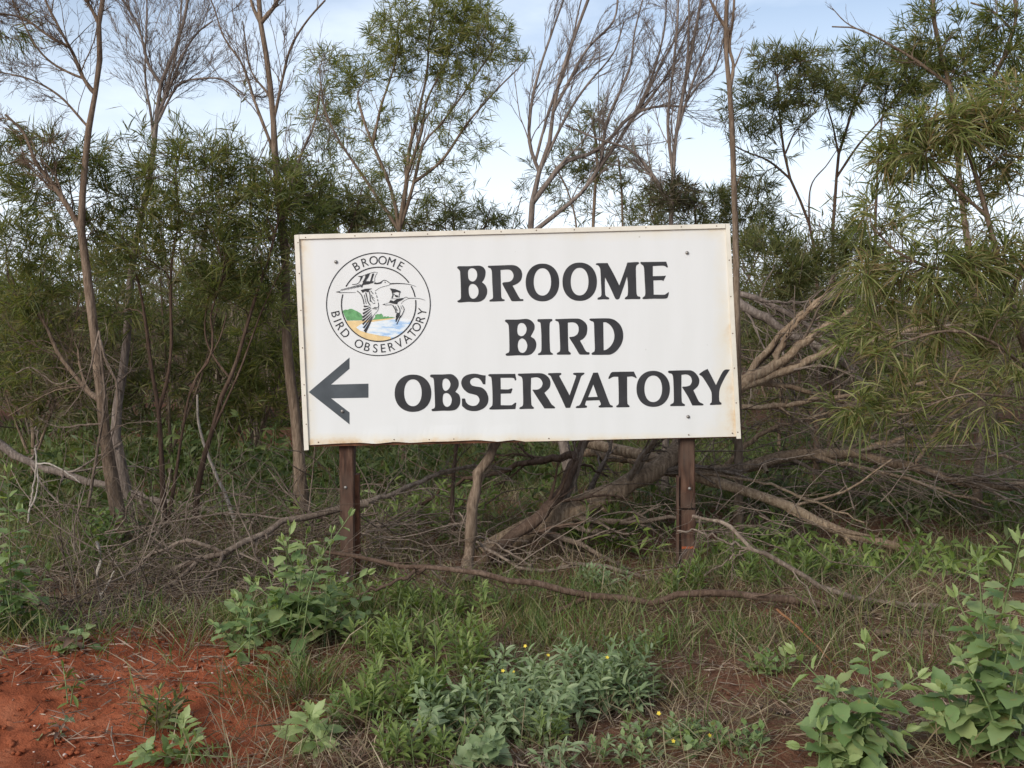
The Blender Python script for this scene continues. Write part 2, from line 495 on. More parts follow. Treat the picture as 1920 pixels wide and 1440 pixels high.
def poly_mesh(name, loops, mat, n, smooth_pts=True):
    """fill outlines (photograph pixels) into a flat sheet on the sign's face; the first is the outline, the rest holes."""
    cu = bpy.data.curves.new('outline', 'CURVE'); cu.dimensions = '2D'; cu.fill_mode = 'BOTH'
    for lp in loops:
        q = densify(lp) if smooth_pts else [tuple(p[:2]) for p in lp]
        s = cu.splines.new('POLY'); s.points.add(len(q) - 1)
        for pt, (x, y) in zip(s.points, q): pt.co = (x / 100, -y / 100, 0, 1)
        s.use_cyclic_u = True
    o = bpy.data.objects.new('outline', cu); col.objects.link(o)
    dg = bpy.context.evaluated_depsgraph_get()
    me = bpy.data.meshes.new_from_object(o.evaluated_get(dg)); me.name = name
    bpy.data.objects.remove(o); bpy.data.curves.remove(cu)
    for v in me.vertices: v.co = S(v.co.x * 100, -v.co.y * 100, n)
    me.materials.clear(); me.materials.append(mat)
    return me


def densify(lp):
    """closed Catmull-Rom through the points; a third value 1 marks a sharp corner."""
    n = len(lp); out = []
    for i in range(n):
        b, c = lp[i], lp[(i + 1) % n]
        a = lp[i - 1] if len(b) < 3 else (2 * b[0] - c[0], 2 * b[1] - c[1])
        d = lp[(i + 2) % n] if len(c) < 3 else (2 * c[0] - b[0], 2 * c[1] - b[1])
        L = math.hypot(c[0] - b[0], c[1] - b[1])
        # end tangents limited to the chord, so short serifs beside long stems do not overshoot
        def tg(p, q):
            tx, ty = (q[0] - p[0]) / 2, (q[1] - p[1]) / 2
            m = math.hypot(tx, ty)
            k = min(1.0, 0.9 * L / m) if m > 1e-9 else 0
            return tx * k, ty * k
        m0, m1 = tg(a, c), tg(b, d)
        for k in range(5):
            t = k / 5
            h1 = 2 * t ** 3 - 3 * t ** 2 + 1; h2 = t ** 3 - 2 * t ** 2 + t; h3 = -2 * t ** 3 + 3 * t ** 2; h4 = t ** 3 - t ** 2
            out.append((h1 * b[0] + h2 * m0[0] + h3 * c[0] + h4 * m1[0], h1 * b[1] + h2 * m0[1] + h3 * c[1] + h4 * m1[1]))
    return out


def merge(meshes, name, mat=None):
    """meshes of one part into one"""
    import bmesh
    bm = bmesh.new()
    for me in meshes: bm.from_mesh(me)
    out = bpy.data.meshes.new(name); bm.to_mesh(out); bm.free()
    out.materials.append(mat or meshes[0].materials[0])
    for me in meshes: bpy.data.meshes.remove(me)
    return out


def zt(ox, oy, k):
    return lambda lp: [(ox + p[0] / k, oy + p[1] / k) + tuple(p[2:]) for p in lp]


def ell(x0, x1, y0, y1, n=28, sup=2.15, tilt=0.0):
    cx, cy, a, b = (x0 + x1) / 2, (y0 + y1) / 2, (x1 - x0) / 2, (y1 - y0) / 2
    out = []
    for i in range(n):
        t = 2 * math.pi * i / n
        c, s = math.cos(t), math.sin(t)
        x = a * math.copysign(abs(c) ** (2 / sup), c); y = b * math.copysign(abs(s) ** (2 / sup), s)
        out.append((cx + x + tilt * y, cy + y))
    return out


def build_sign():
    base = P(965, 830, YS); base = (base[0], YS + 0.05, float(height(base[0], YS)))
    root = thing('road_sign', base, 'large white sign reading Broome Bird Observatory on two rusty brown posts', 'sign')
    # --- materials
    pm, n, l, b, out = new_mat('white_sign_paint')
    tc = n.new('ShaderNodeTexCoord'); sx = n.new('ShaderNodeSeparateXYZ'); l.new(tc.outputs['Generated'], sx.inputs[0])
    nz = n.new('ShaderNodeTexNoise'); nz.inputs['Scale'].default_value = 9; nz.inputs['Detail'].default_value = 6; nz.inputs['Roughness'].default_value = 0.7
    l.new(tc.outputs['Object'], nz.inputs['Vector'])
    def edge(sock, f0, f1):
        mr = n.new('ShaderNodeMapRange'); mr.inputs['From Min'].default_value = f0; mr.inputs['From Max'].default_value = f1
        l.new(sx.outputs[sock], mr.inputs['Value']); return mr.outputs[0]
    def mx(a, c):
        m_ = n.new('ShaderNodeMath'); m_.operation = 'MAXIMUM'; l.new(a, m_.inputs[0]); l.new(c, m_.inputs[1]); return m_.outputs[0]
    e = mx(mx(edge('Z', 0.90, 1.0), edge('Z', 0.07, 0.02)), mx(edge('X', 0.92, 0.99), edge('X', 0.055, 0.012)))
    corner = n.new('ShaderNodeMath'); corner.operation = 'MULTIPLY'
    l.new(edge('X', 0.86, 1.0), corner.inputs[0]); l.new(edge('Z', 0.22, 0.02), corner.inputs[1])
    e = mx(e, corner.outputs[0])
    pw = n.new('ShaderNodeMath'); pw.operation = 'MULTIPLY'; l.new(e, pw.inputs[0]); l.new(nz.outputs['Fac'], pw.inputs[1])
    r = ramp(n, [(0.10, (0.715, 0.71, 0.695)), (0.36, (0.72, 0.675, 0.59)), (0.58, (0.66, 0.52, 0.36)), (0.80, (0.45, 0.24, 0.11))])
    l.new(pw.outputs[0], r.inputs['Fac'])
    gz = n.new('ShaderNodeTexNoise'); gz.inputs['Scale'].default_value = 2.6; gz.inputs['Detail'].default_value = 6
    mp = n.new('ShaderNodeMapping'); mp.inputs['Scale'].default_value = (3, 1, 0.5); l.new(tc.outputs['Object'], mp.inputs['Vector']); l.new(mp.outputs['Vector'], gz.inputs['Vector'])
    gr = ramp(n, [(0.3, (0.95, 0.95, 0.94)), (0.7, (1, 1, 1))]); l.new(gz.outputs['Fac'], gr.inputs['Fac'])
    spk = n.new('ShaderNodeTexNoise'); spk.inputs['Scale'].default_value = 30; spk.inputs['Detail'].default_value = 3; l.new(tc.outputs['Object'], spk.inputs['Vector'])
    sr = ramp(n, [(0.22, (0.72, 0.70, 0.66)), (0.27, (1, 1, 1))]); l.new(spk.outputs['Fac'], sr.inputs['Fac'])
    m1 = n.new('ShaderNodeMixRGB'); m1.blend_type = 'MULTIPLY'; m1.inputs['Fac'].default_value = 1
    m2 = n.new('ShaderNodeMixRGB'); m2.blend_type = 'MULTIPLY'; m2.inputs['Fac'].default_value = 1
    l.new(r.outputs['Color'], m1.inputs['Color1']); l.new(gr.outputs['Color'], m1.inputs['Color2'])
    l.new(m1.outputs['Color'], m2.inputs['Color1']); l.new(sr.outputs['Color'], m2.inputs['Color2'])
    l.new(m2.outputs['Color'], b.inputs['Base Color']); b.inputs['Roughness'].default_value = 0.55; b.inputs['Specular IOR Level'].default_value = 0.3
    bp = n.new('ShaderNodeBump'); bp.inputs['Strength'].default_value = 0.08; bp.inputs['Distance'].default_value = 0.01
    l.new(gz.outputs['Fac'], bp.inputs['Height']); l.new(bp.outputs['Normal'], b.inputs['Normal'])
    black = flat_mat('black_lettering', (0.034, 0.033, 0.035), 0.5, 0.25, 9)
    grey = flat_mat('slate_grey_arrow', (0.072, 0.082, 0.090), 0.5, 0.18, 10)
    ink = flat_mat('black_ink', (0.03, 0.03, 0.032), 0.55)
    trim = flat_mat('cream_trim_paint', (0.70, 0.645, 0.545), 0.55, 0.08, 14)
    rust = flat_mat('rusty_brown', (0.13, 0.052, 0.026), 0.85, 0.45, 22, 0.4)
    screw_m = flat_mat('rusty_screw', (0.15, 0.085, 0.05), 0.6, 0.3, 40, metal=0.3)
    bolt_m = flat_mat('dull_zinc', (0.24, 0.22, 0.20), 0.45, 0.2, 40, metal=0.6)

    # --- sheet panel with a buckled lower lip
    bot = np.array([(571, 835), (579, 834.5), (631, 831.5), (677, 830), (704, 832), (741, 828), (770, 830.5), (805, 828), (851, 827), (897, 825), (933, 828), (965, 824.5), (983, 828), (1029, 827), (1100, 825), (1189, 823), (1290, 820.5), (1381, 818.5)])
    nx, nv = 80, 14
    Vf = []
    for j in range(nv):
        v = j / (nv - 1)
        for i in range(nx):
            u = i / (nx - 1)
            top = np.array([553 + 814 * u, 441 - 21 * u])
            bx = 578 + 808 * u - 6 * (1 - u)
            bo = np.array([bx, np.interp(bx, bot[:, 0], bot[:, 1])])
            q = top * (1 - v) + bo * v
            lip = max(0, (v - 0.85) / 0.15) ** 2
            dn = lip * 0.004 * (1 + math.sin(bx * 0.055)) * math.exp(-((bx - 820) / 190) ** 2) + 0.0003 * math.sin(u * 13) * math.sin(v * 3.1)
            Vf.append(S(q[0], q[1], dn))
    Vf = np.array(Vf); Vb = Vf + np.array([0, 0.004, 0])
    i = np.arange(nx * nv).reshape(nv, nx)
    Qf = np.stack([i[1:, :-1], i[1:, 1:], i[:-1, 1:], i[:-1, :-1]], -1).reshape(-1, 4)
    N = nx * nv
    rim = np.concatenate([i[0, :], i[1:, -1], i[-1, -2::-1], i[-2:0:-1, 0]])
    rn = np.roll(rim, -1)
    Qr = np.stack([rim, rn, rn + N, rim + N], -1)
    part('sign_panel', mesh_np('sign_panel', np.vstack([Vf, Vb]), np.vstack([Qf, Qf[:, ::-1] + N, Qr]), mat=pm, smooth=False), root)

    def bar(name, quad, n0, n1, mat, bev=0.0):
        """solid between four pixel corners on the sign's face, from n0 to n1 in front of it"""
        a = np.array([S(x, y, n1) for x, y in quad]); c = np.array([S(x, y, n0) for x, y in quad])
        Vv = np.vstack([a, c])
        Qq = np.array([[3, 2, 1, 0], [4, 5, 6, 7], [0, 1, 5, 4], [1, 2, 6, 5], [2, 3, 7, 6], [3, 0, 4, 7]])
        me = mesh_np(name, Vv, Qq, mat=mat, smooth=False)
        return me

    part('edge_trim', bar('edge_trim', [(561.5, 440), (1359, 419.5), (1359.5, 428), (562, 448.5)], 0.0015, 0.010, trim), root)
    part('edge_trim', bar('edge_trim', [(552.5, 441), (561, 440), (579.5, 843), (571, 844)], 0.0015, 0.012, trim), root)
    part('edge_trim', bar('edge_trim', [(1359.8, 419.5), (1367.5, 419.5), (1388.5, 822), (1380.5, 822)], 0.0015, 0.012, trim), root)
    # rusty frame of the board, seen as a dark line under the sheet and beside it
    part('frame_rail', bar('frame_rail', [(580, 826), (1380, 810), (1380, 821), (580, 838)], -0.045, -0.012, rust), root)
    part('frame_rail', bar('frame_rail', [(551, 446), (575, 445), (594, 832), (569.5, 834)], -0.045, -0.006, rust), root)
    part('frame_rail', bar('frame_rail', [(1348, 426), (1369, 426), (1390, 814), (1370, 814)], -0.045, -0.006, rust), root)
    part('frame_rail', bar('frame_rail', [(580, 446), (1346, 426), (1347, 440), (581, 460)], -0.045, -0.012, rust), root)

    # --- lettering
    z1, z2, z3, z4, z5, z6 = zt(850, 480, 9.1429), zt(1050, 480, 9.1429), zt(940, 585, 8), zt(730, 685, 8), zt(960, 685, 8.7273), zt(1130, 680, 7.3846)
    L = []
    L.append(('B', z1, [[(65, 205, 1), (72, 183), (95, 174), (260, 174), (440, 165), (510, 190), (548, 245), (550, 320), (525, 400), (490, 450, 1), (545, 495), (578, 570), (575, 650), (535, 730), (470, 775), (400, 788), (260, 786), (100, 797), (72, 785), (72, 768), (115, 745), (130, 715), (126, 480), (115, 270), (100, 238)],
              [(250, 300), (255, 250), (280, 220), (318, 208), (360, 220), (395, 260), (408, 315), (400, 375), (370, 420), (330, 437), (285, 420), (258, 380)],
              [(262, 560), (275, 510), (305, 482), (345, 480), (390, 505), (422, 555), (432, 610), (420, 670), (385, 715), (340, 732), (300, 715), (270, 660)]]))
    L.append(('R', z1, [[(592, 185), (600, 168), (640, 166), (820, 160), (1020, 155), (1100, 180), (1160, 240), (1180, 320), (1160, 410), (1100, 470), (1015, 510, 1), (1060, 590), (1110, 680), (1150, 735), (1195, 738), (1200, 765), (1190, 772, 1), (1010, 775), (990, 760, 1), (930, 650), (840, 480), (845, 460), (870, 450), (960, 440), (1010, 405), (1032, 340), (1015, 280), (975, 240), (920, 232), (808, 240, 1), (815, 500), (822, 700), (845, 738), (875, 745), (875, 770), (750, 778), (625, 780), (618, 762), (640, 745), (672, 730), (680, 690), (668, 480), (660, 270), (640, 215), (605, 200)]]))
    L.append(('O', z1, [ell(1240, 1815, 130, 778), ell(1378, 1675, 210, 678)]))
    L.append(('O', z2, [ell(42, 632, 112, 770), ell(183, 488, 202, 675)]))
    L.append(('M', z2, [[(615, 150), (622, 128), (650, 122), (815, 120, 1), (920, 310), (1015, 505, 1), (1080, 330), (1155, 112, 1), (1330, 102), (1355, 115), (1345, 138), (1315, 155), (1300, 200), (1305, 450), (1312, 640), (1330, 685), (1372, 700), (1378, 725), (1365, 738), (1240, 738), (1120, 742), (1108, 725), (1125, 705), (1155, 680), (1165, 600), (1160, 450), (1148, 350, 1), (1100, 500), (1020, 720), (1000, 740), (970, 745), (945, 725), (860, 540), (770, 365, 1), (768, 500), (775, 660), (800, 695), (840, 715), (835, 742), (740, 742), (650, 748), (640, 735), (655, 712), (695, 695), (710, 650), (700, 420), (690, 230), (670, 180), (640, 155)]]))
    L.append(('E', z2, [[(1378, 118), (1385, 102), (1420, 103), (1820, 97, 1), (1848, 185), (1835, 198), (1800, 175), (1760, 165), (1590, 172, 1), (1590, 345, 1), (1780, 340), (1810, 335), (1812, 345, 1), (1770, 430, 1), (1745, 415), (1600, 418, 1), (1605, 662, 1), (1790, 662), (1830, 640), (1865, 615, 1), (1860, 660), (1840, 715), (1800, 730), (1600, 732), (1425, 738), (1412, 725), (1425, 705), (1455, 680), (1462, 620), (1450, 400), (1440, 210), (1425, 165), (1390, 140)]]))
    L.append(('B', z3, [[(55, 140), (60, 118), (85, 113), (240, 113), (380, 103), (450, 130), (495, 190), (495, 260), (440, 368, 1), (500, 410), (525, 480), (510, 560), (450, 630), (380, 650), (240, 650), (85, 657), (65, 645), (70, 625), (110, 605), (120, 570), (118, 380), (110, 210), (95, 175)],
              [(240, 250), (255, 190), (295, 165), (345, 180), (378, 240), (370, 305), (335, 350), (295, 362), (255, 340), (240, 295)],
              [(248, 480), (265, 425), (310, 395), (360, 425), (388, 490), (380, 555), (350, 600), (310, 612), (270, 590), (250, 540)]]))
    L.append(('I', z3, [[(540, 130), (548, 108), (580, 107), (750, 104), (765, 115), (760, 135), (735, 150), (724, 190), (724, 400), (732, 580), (745, 605), (775, 625), (770, 640), (660, 642), (555, 645), (550, 625), (585, 605), (600, 570), (600, 350), (590, 190), (580, 155), (550, 145)]]))
    L.append(('R', z3, [[(805, 122), (815, 107), (850, 105), (1150, 98), (1220, 125), (1275, 180), (1290, 250), (1275, 340), (1230, 400), (1180, 430, 1), (1220, 500), (1260, 575), (1285, 598), (1320, 605), (1322, 630), (1310, 640, 1), (1180, 638), (1160, 620, 1), (1090, 500), (1018, 385), (1025, 375), (1090, 365), (1140, 330), (1160, 270), (1150, 205), (1110, 165), (1060, 155), (998, 160, 1), (1000, 380), (1008, 580), (1025, 600), (1040, 615), (1035, 638), (940, 640), (840, 640), (832, 622), (850, 605), (875, 590), (882, 540), (875, 350), (868, 200), (855, 150), (825, 135)]]))
    L.append(('D', z3, [[(1320, 115), (1330, 100), (1360, 97), (1610, 95), (1700, 120), (1780, 190), (1822, 290), (1825, 400), (1790, 500), (1720, 590), (1640, 637), (1560, 642), (1365, 642), (1352, 625), (1370, 605), (1395, 590), (1402, 540), (1395, 350), (1390, 190), (1380, 150), (1340, 132)],
              [(1528, 155, 1), (1570, 155), (1630, 195), (1675, 260), (1695, 345), (1685, 430), (1640, 510), (1580, 560), (1535, 575, 1)]]))
    L.append(('O', z4, [ell(80, 630, 138, 698), ell(222, 485, 210, 612)]))
    L.append(('B', z4, [[(612, 165), (618, 143), (645, 137), (800, 136), (930, 132), (990, 165), (1035, 230), (1035, 320), (990, 395, 1), (1045, 440), (1065, 520), (1050, 600), (1000, 660), (920, 680), (800, 680), (650, 688), (633, 670), (640, 655), (675, 640), (685, 600), (678, 400), (668, 230), (655, 190), (630, 180)],
              [(795, 270), (805, 220), (840, 197), (885, 215), (915, 265), (910, 320), (880, 365), (845, 382), (815, 365), (797, 320)],
              [(800, 490), (815, 430), (860, 415), (905, 440), (935, 500), (930, 560), (905, 605), (865, 622), (825, 600), (803, 550)]]))
    L.append(('S', z4, [[(1445, 150, 1), (1440, 285, 1), (1405, 282, 1), (1380, 235), (1340, 197), (1285, 185), (1230, 205), (1210, 240), (1220, 280), (1250, 305), (1310, 318), (1390, 335), (1450, 390), (1485, 480), (1475, 570), (1420, 640), (1330, 680), (1240, 685), (1160, 665), (1090, 610, 1), (1088, 497, 1), (1135, 497, 1), (1150, 550), (1190, 590), (1250, 608), (1310, 595), (1350, 540), (1345, 490), (1310, 450), (1250, 432), (1180, 412), (1110, 350), (1078, 270), (1095, 200), (1150, 150), (1230, 128), (1310, 127), (1390, 145)]]))
    L.append(('E', z4, [[(1483, 150), (1492, 135), (1520, 130), (1888, 127, 1), (1905, 215, 1), (1885, 228), (1870, 195), (1835, 187), (1668, 187, 1), (1670, 358, 1), (1780, 360), (1835, 345), (1848, 352, 1), (1825, 420, 1), (1670, 425, 1), (1670, 597, 1), (1830, 597), (1860, 580), (1885, 560), (1905, 562, 1), (1890, 655, 1), (1700, 660), (1510, 662), (1500, 645), (1520, 625), (1540, 605), (1548, 560), (1545, 370), (1535, 220), (1525, 175), (1500, 165)]]))
    L.append(('R', z5, [[(95, 155), (103, 138), (130, 135), (470, 128), (550, 155), (610, 215), (630, 290), (610, 370), (530, 450, 1), (600, 560), (650, 640), (690, 670), (705, 690), (695, 705, 1), (530, 705, 1), (440, 570), (335, 405), (340, 397), (420, 395), (475, 360), (500, 300), (480, 240), (440, 205), (390, 195), (312, 205, 1), (308, 420), (318, 640), (335, 670), (358, 690), (350, 710), (240, 712), (130, 715), (120, 698), (140, 680), (170, 665), (182, 620), (178, 400), (172, 240), (155, 190), (110, 170)]]))
    L.append(('V', z5, [[(588, 150), (597, 130), (620, 127), (795, 123), (808, 135), (800, 155), (778, 165), (775, 180, 1), (860, 335), (942, 490, 1), (990, 350), (1045, 190), (1045, 165), (1005, 150), (1000, 130), (1020, 122), (1180, 120), (1185, 135), (1165, 155), (1135, 175), (1120, 210), (1040, 440), (950, 695, 1), (880, 697, 1), (780, 480), (650, 215), (630, 175)]]))
    L.append(('A', z5, [[(1328, 120, 1), (1405, 118, 1), (1500, 370), (1590, 610), (1610, 645), (1645, 660), (1645, 685), (1540, 688), (1430, 690), (1415, 672), (1430, 658), (1450, 645), (1450, 620), (1428, 570, 1), (1215, 578, 1), (1195, 640), (1205, 655), (1225, 665), (1222, 690), (1140, 698), (1050, 698), (1045, 680), (1065, 665), (1100, 655), (1125, 620), (1220, 390)],
              [(1330, 315, 1), (1400, 515, 1), (1245, 520, 1)]]))
    L.append(('T', z6, [[(78, 215), (95, 175), (115, 140), (140, 128), (430, 122, 1), (470, 205), (465, 215), (450, 208), (425, 195), (400, 190), (338, 195, 1), (338, 400), (342, 560), (352, 580), (372, 598), (365, 615), (280, 617), (195, 618), (187, 600), (205, 588), (220, 570), (222, 520), (220, 350), (215, 195, 1), (150, 195), (115, 210), (90, 225)]]))
    L.append(('O', z6, [ell(468, 930, 112, 612), ell(577, 822, 178, 545)]))
    L.append(('R', z6, [[(905, 130), (912, 113), (935, 110), (1210, 105), (1270, 130), (1320, 190), (1338, 250), (1320, 320), (1255, 382, 1), (1290, 455), (1335, 540), (1390, 570), (1395, 585), (1380, 592, 1), (1240, 592, 1), (1180, 470), (1100, 340), (1105, 332), (1160, 328), (1210, 310), (1235, 255), (1220, 200), (1185, 170), (1150, 162), (1090, 168, 1), (1090, 380), (1095, 540), (1110, 562), (1138, 578), (1132, 598), (1040, 600), (940, 600), (935, 582), (955, 570), (980, 550), (985, 500), (980, 300), (972, 190), (955, 155), (920, 145)]]))
    L.append(('Y', z6, [[(1335, 160), (1345, 148), (1400, 110), (1452, 85, 1), (1510, 195), (1568, 310, 1), (1610, 220), (1665, 120), (1700, 95), (1762, 95, 1), (1700, 190), (1640, 310), (1615, 390), (1612, 500), (1620, 540), (1642, 555), (1640, 578), (1570, 583), (1490, 586), (1485, 568), (1505, 550), (1510, 500), (1502, 400), (1430, 270), (1375, 190), (1350, 175)]]))
    for k, (ch, z, loops) in enumerate(L):
        part('letter', poly_mesh('letter', [z(lp) for lp in loops], black, 0.0012 + 0.0001 * (k % 2)), root)
    za = zt(570, 660, 10.285)
    part('direction_arrow', poly_mesh('direction_arrow', [za([(92, 772), (878, 105), (878, 322), (520, 628), (1243, 610), (1243, 880), (525, 893), (878, 1165), (878, 1395)])], grey, 0.0012, False), root)

    # --- emblem
    emb = thing('emblem', S(710, 570.5), None, None); emb.parent = root; emb.location = Vector(S(710, 570.5)) - root.location

    def epart(name, me):
        o = bpy.data.objects.new(name, me); col.objects.link(o); o.parent = emb; o.location = -Vector(S(710, 570.5)); return o

    def ring(cx, cy, rx, ry, w, a0, a1, nseg=120):
        a = np.linspace(a0, a1, nseg)
        V = []
        for t in a:
            V.append(S(cx + (rx - w / 2) * math.sin(t), cy - (ry - w / 2) * math.cos(t), 0.0020)); V.append(S(cx + (rx + w / 2) * math.sin(t), cy - (ry + w / 2) * math.cos(t), 0.0020))
        i = np.arange(nseg - 1) * 2
        return mesh_np('ring', V, np.stack([i, i + 2, i + 3, i + 1], 1), mat=ink, smooth=False)

    def ang(px, py): return math.atan2(px - 710, -(py - 570.5)) % (2 * math.pi)
    z8, z9 = zt(620, 500, 10.667), zt(630, 560, 11.294)
    g = [ang(*z8([p])[0]) for p in [(245, 555), (310, 400), (1555, 325), (1595, 395), (1680, 605), (1693, 665)]]
    two = 2 * math.pi
    epart('ring', merge([ring(709.5, 570.4, 97.2, 96.2, 1.8, 0, two, 160)], 'ring'))
    epart('ring', merge([ring(710, 570.5, 69.7, 69.5, 2.1, g[1] - two, g[2]), ring(710, 570.5, 69.7, 69.5, 2.1, g[3], g[4], 20), ring(710, 570.5, 69.7, 69.5, 2.1, g[5], g[0])], 'ring'))

    def letters_round(word, angs, flip):
        for ch, a in zip(word, angs):
            cu = bpy.data.curves.new('letter', 'FONT'); cu.body = ch; cu.align_x = 'CENTER'
            o = bpy.data.objects.new('letter', cu); col.objects.link(o)
            me = bpy.data.meshes.new_from_object(o.evaluated_get(bpy.context.evaluated_depsgraph_get())); me.name = 'letter'
            bpy.data.objects.remove(o); bpy.data.curves.remove(cu)
            xs = [v.co.x for v in me.vertices]; cx = (min(xs) + max(xs)) / 2
            k = 15.6 / CAP
            t = math.radians(a)
            for v in me.vertices:
                x, y = (v.co.x - cx) * k * 0.94, (v.co.y - CAP / 2) * k
                if not flip: rr = 82.8 + y; q = (710 + rr * math.sin(t) + x * math.cos(t), 570.4 - rr * math.cos(t) + x * math.sin(t))
                else: rr = 82.8 - y; q = (710 + rr * math.sin(t) + x * math.cos(t), 570.4 + rr * math.cos(t) - x * math.sin(t))
                v.co = S(q[0], q[1], 0.0020)
            me.materials.clear(); me.materials.append(ink)
            epart('letter', me)
    cu = bpy.data.curves.new('letter', 'FONT'); cu.body = 'E'
    o = bpy.data.objects.new('letter', cu); col.objects.link(o)
    me = bpy.data.meshes.new_from_object(o.evaluated_get(bpy.context.evaluated_depsgraph_get()))
    CAP = max(v.co.y for v in me.vertices); bpy.data.objects.remove(o); bpy.data.curves.remove(cu); bpy.data.meshes.remove(me)
    letters_round('BROOME', [-30.5, -18.2, -6.6, 5.0, 16.8, 29.7], False)
    letters_round('BIRDOBSERVATORY', [-77, -68.6, -60.3, -48.9, -26.6, -15.0, -4.4, 5.8, 16.6, 27.8, 39.3, 49.5, 59, 70.3, 80.3], True)

    green = flat_mat('emblem_green', (0.13, 0.32, 0.13), 0.6, 0.25, 60)
    sand = flat_mat('emblem_sand', (0.72, 0.53, 0.27), 0.6, 0.12, 30)
    sm, n, l, b, out = new_mat('emblem_water')
    tc = n.new('ShaderNodeTexCoord'); mp = n.new('ShaderNodeMapping'); mp.inputs['Scale'].default_value = (14, 1, 60)
    nz = n.new('ShaderNodeTexNoise'); nz.inputs['Scale'].default_value = 1.0; nz.inputs['Detail'].default_value = 4
    l.new(tc.outputs['Object'], mp.inputs['Vector']); l.new(mp.outputs['Vector'], nz.inputs['Vector'])
    r = ramp(n, [(0.36, (0.34, 0.50, 0.72)), (0.5, (0.66, 0.73, 0.78)), (0.62, (0.76, 0.77, 0.76))]); l.new(nz.outputs['Fac'], r.inputs['Fac']); l.new(r.outputs['Color'], b.inputs['Base Color'])
    def arc(a0, a1, k=18):   # along the inner ring, in zoom-9 coordinates
        return [(903.5 + 775 * math.sin(math.radians(a)), 118.6 - 775 * math.cos(math.radians(a))) for a in np.linspace(a0, a1, k)]
    epart('sand', poly_mesh('sand', [z9([(235, 470), (560, 465), (780, 450), (1150, 415), (1255, 412), (1258, 450), (1330, 650)] + arc(140, 244, 26))], sand, 0.0012, False))
    epart('water', poly_mesh('water', [z9([(425, 610), (560, 520), (900, 475), (1150, 440), (1255, 418), (1400, 415), (1590, 455)] + arc(119, 160, 10) + [(1150, 806), (950, 785), (700, 735), (520, 680)])], sm, 0.0015, False))
    epart('headland', poly_mesh('headland', [z9([(140, 255), (200, 230), (250, 235), (290, 215), (340, 215), (400, 245), (450, 265), (520, 310), (560, 370), (560, 455), (232, 462), (175, 350)])], green, 0.0017, False))
    epart('headland', poly_mesh('headland', [z9([(780, 440), (830, 390), (830, 345), (880, 325), (920, 330), (960, 315), (990, 350), (1000, 385), (1040, 370), (1060, 385), (1110, 370), (1130, 390), (1180, 385), (1250, 400), (1150, 412), (780, 448)])], green, 0.0018, False))

    def stroke(pts, w, z, nn):
        q = resample(np.array(pts, float), 10 if len(pts) > 2 else 5)
        q = q / np.array([1, 1])
        if np.isscalar(w): w = [w, w]
        t = np.gradient(q, axis=0); t /= np.maximum(np.linalg.norm(t, axis=1, keepdims=True), 1e-6)
        nrm = np.stack([-t[:, 1], t[:, 0]], 1); ww = np.linspace(w[0], w[1], len(q))[:, None] / 2
        a, c = z([tuple(p) for p in q + nrm * ww]), z([tuple(p) for p in q - nrm * ww])
        V = []
        for p1, p2 in zip(a, c): V += [S(*p1, nn), S(*p2, nn)]
        i = np.arange(len(q) - 1) * 2
        return mesh_np('s', V, np.stack([i, i + 2, i + 3, i + 1], 1), mat=ink, smooth=False)
    cnt = [0]
    def nn():
        cnt[0] += 1
        return 0.0023 + 0.00001 * cnt[0]
    def fill(pts, z): return poly_mesh('s', [z(pts)], ink, nn(), False)
    def big_bird():
        s = []
        A = lambda pts, w, z=z8: s.append(stroke(pts, w, z, nn()))
        A([(1185, 342), (1350, 335), (1550, 350), (1705, 395)], (22, 6)); A([(920, 330), (1000, 312), (1040, 278), (1090, 270), (1140, 295), (1195, 340)], 13)
        A([(1190, 345), (1165, 372), (1060, 395), (970, 430), (885, 488)], 7); A([(1078, 310), (1098, 310)], 20)
        s.append(fill([(865, 345), (880, 310), (930, 325), (1000, 310), (1045, 275), (1010, 335), (930, 350)], z8))
        s.append(fill([(95, 505), (185, 488), (190, 522)], z8)); A([(185, 520), (300, 516), (500, 516)], (12, 5)); A([(190, 470), (300, 440), (430, 400), (600, 350)], 5)
        for k in range(15):
            x = 205 + k * 29; y = 468 - k * 6.5
            A([(x, y + 22), (x + 14, y - 22)], (5 + k * 0.8, 9 + k * 0.5))
        A([(430, 358), (520, 345), (575, 305), (640, 195)], 11); A([(545, 192), (640, 185), (720, 150), (900, 102), (936, 122), (885, 200), (880, 305)], 8)
        for q in [[(700, 155), (785, 135), (755, 205), (705, 285), (650, 330), (640, 300), (685, 225)], [(832, 140), (872, 135), (850, 200), (822, 290), (785, 300), (812, 210)],
                  [(650, 312), (720, 290), (862, 290), (850, 322), (740, 352), (650, 362), (625, 425), (606, 400)], [(600, 470), (700, 440), (830, 435), (762, 470), (742, 512), (682, 490), (640, 522)],
                  [(545, 190), (640, 186), (600, 255), (575, 300), (600, 215)]]: s.append(fill(q, z8))
        A([(528, 482), (600, 545), (645, 640), (668, 750)], 16); A([(700, 515), (722, 600), (745, 700), (792, 772)], 18); A([(672, 560), (690, 650), (712, 745)], 11)
        A([(762, 480), (785, 560), (792, 700)], 17); A([(800, 480), (850, 545)], 13); A([(815, 560), (835, 640), (880, 690)], 11); A([(800, 670), (850, 735), (893, 720)], 9); A([(835, 600), (870, 640)], 9)
        for p, q in [((893, 512), (908, 548)), ((918, 575), (930, 620)), ((938, 650), (946, 690)), ((950, 715), (960, 780)), ((960, 780), (948, 815))]: A([p, q], 13)
        A([(870, 812), (950, 818)], 9); A([(760, 140), (800, 125)], 6)
        tips = [(590, 158), (577, 235), (570, 318), (562, 395), (557, 470), (565, 545), (582, 620), (600, 690), (622, 712)]
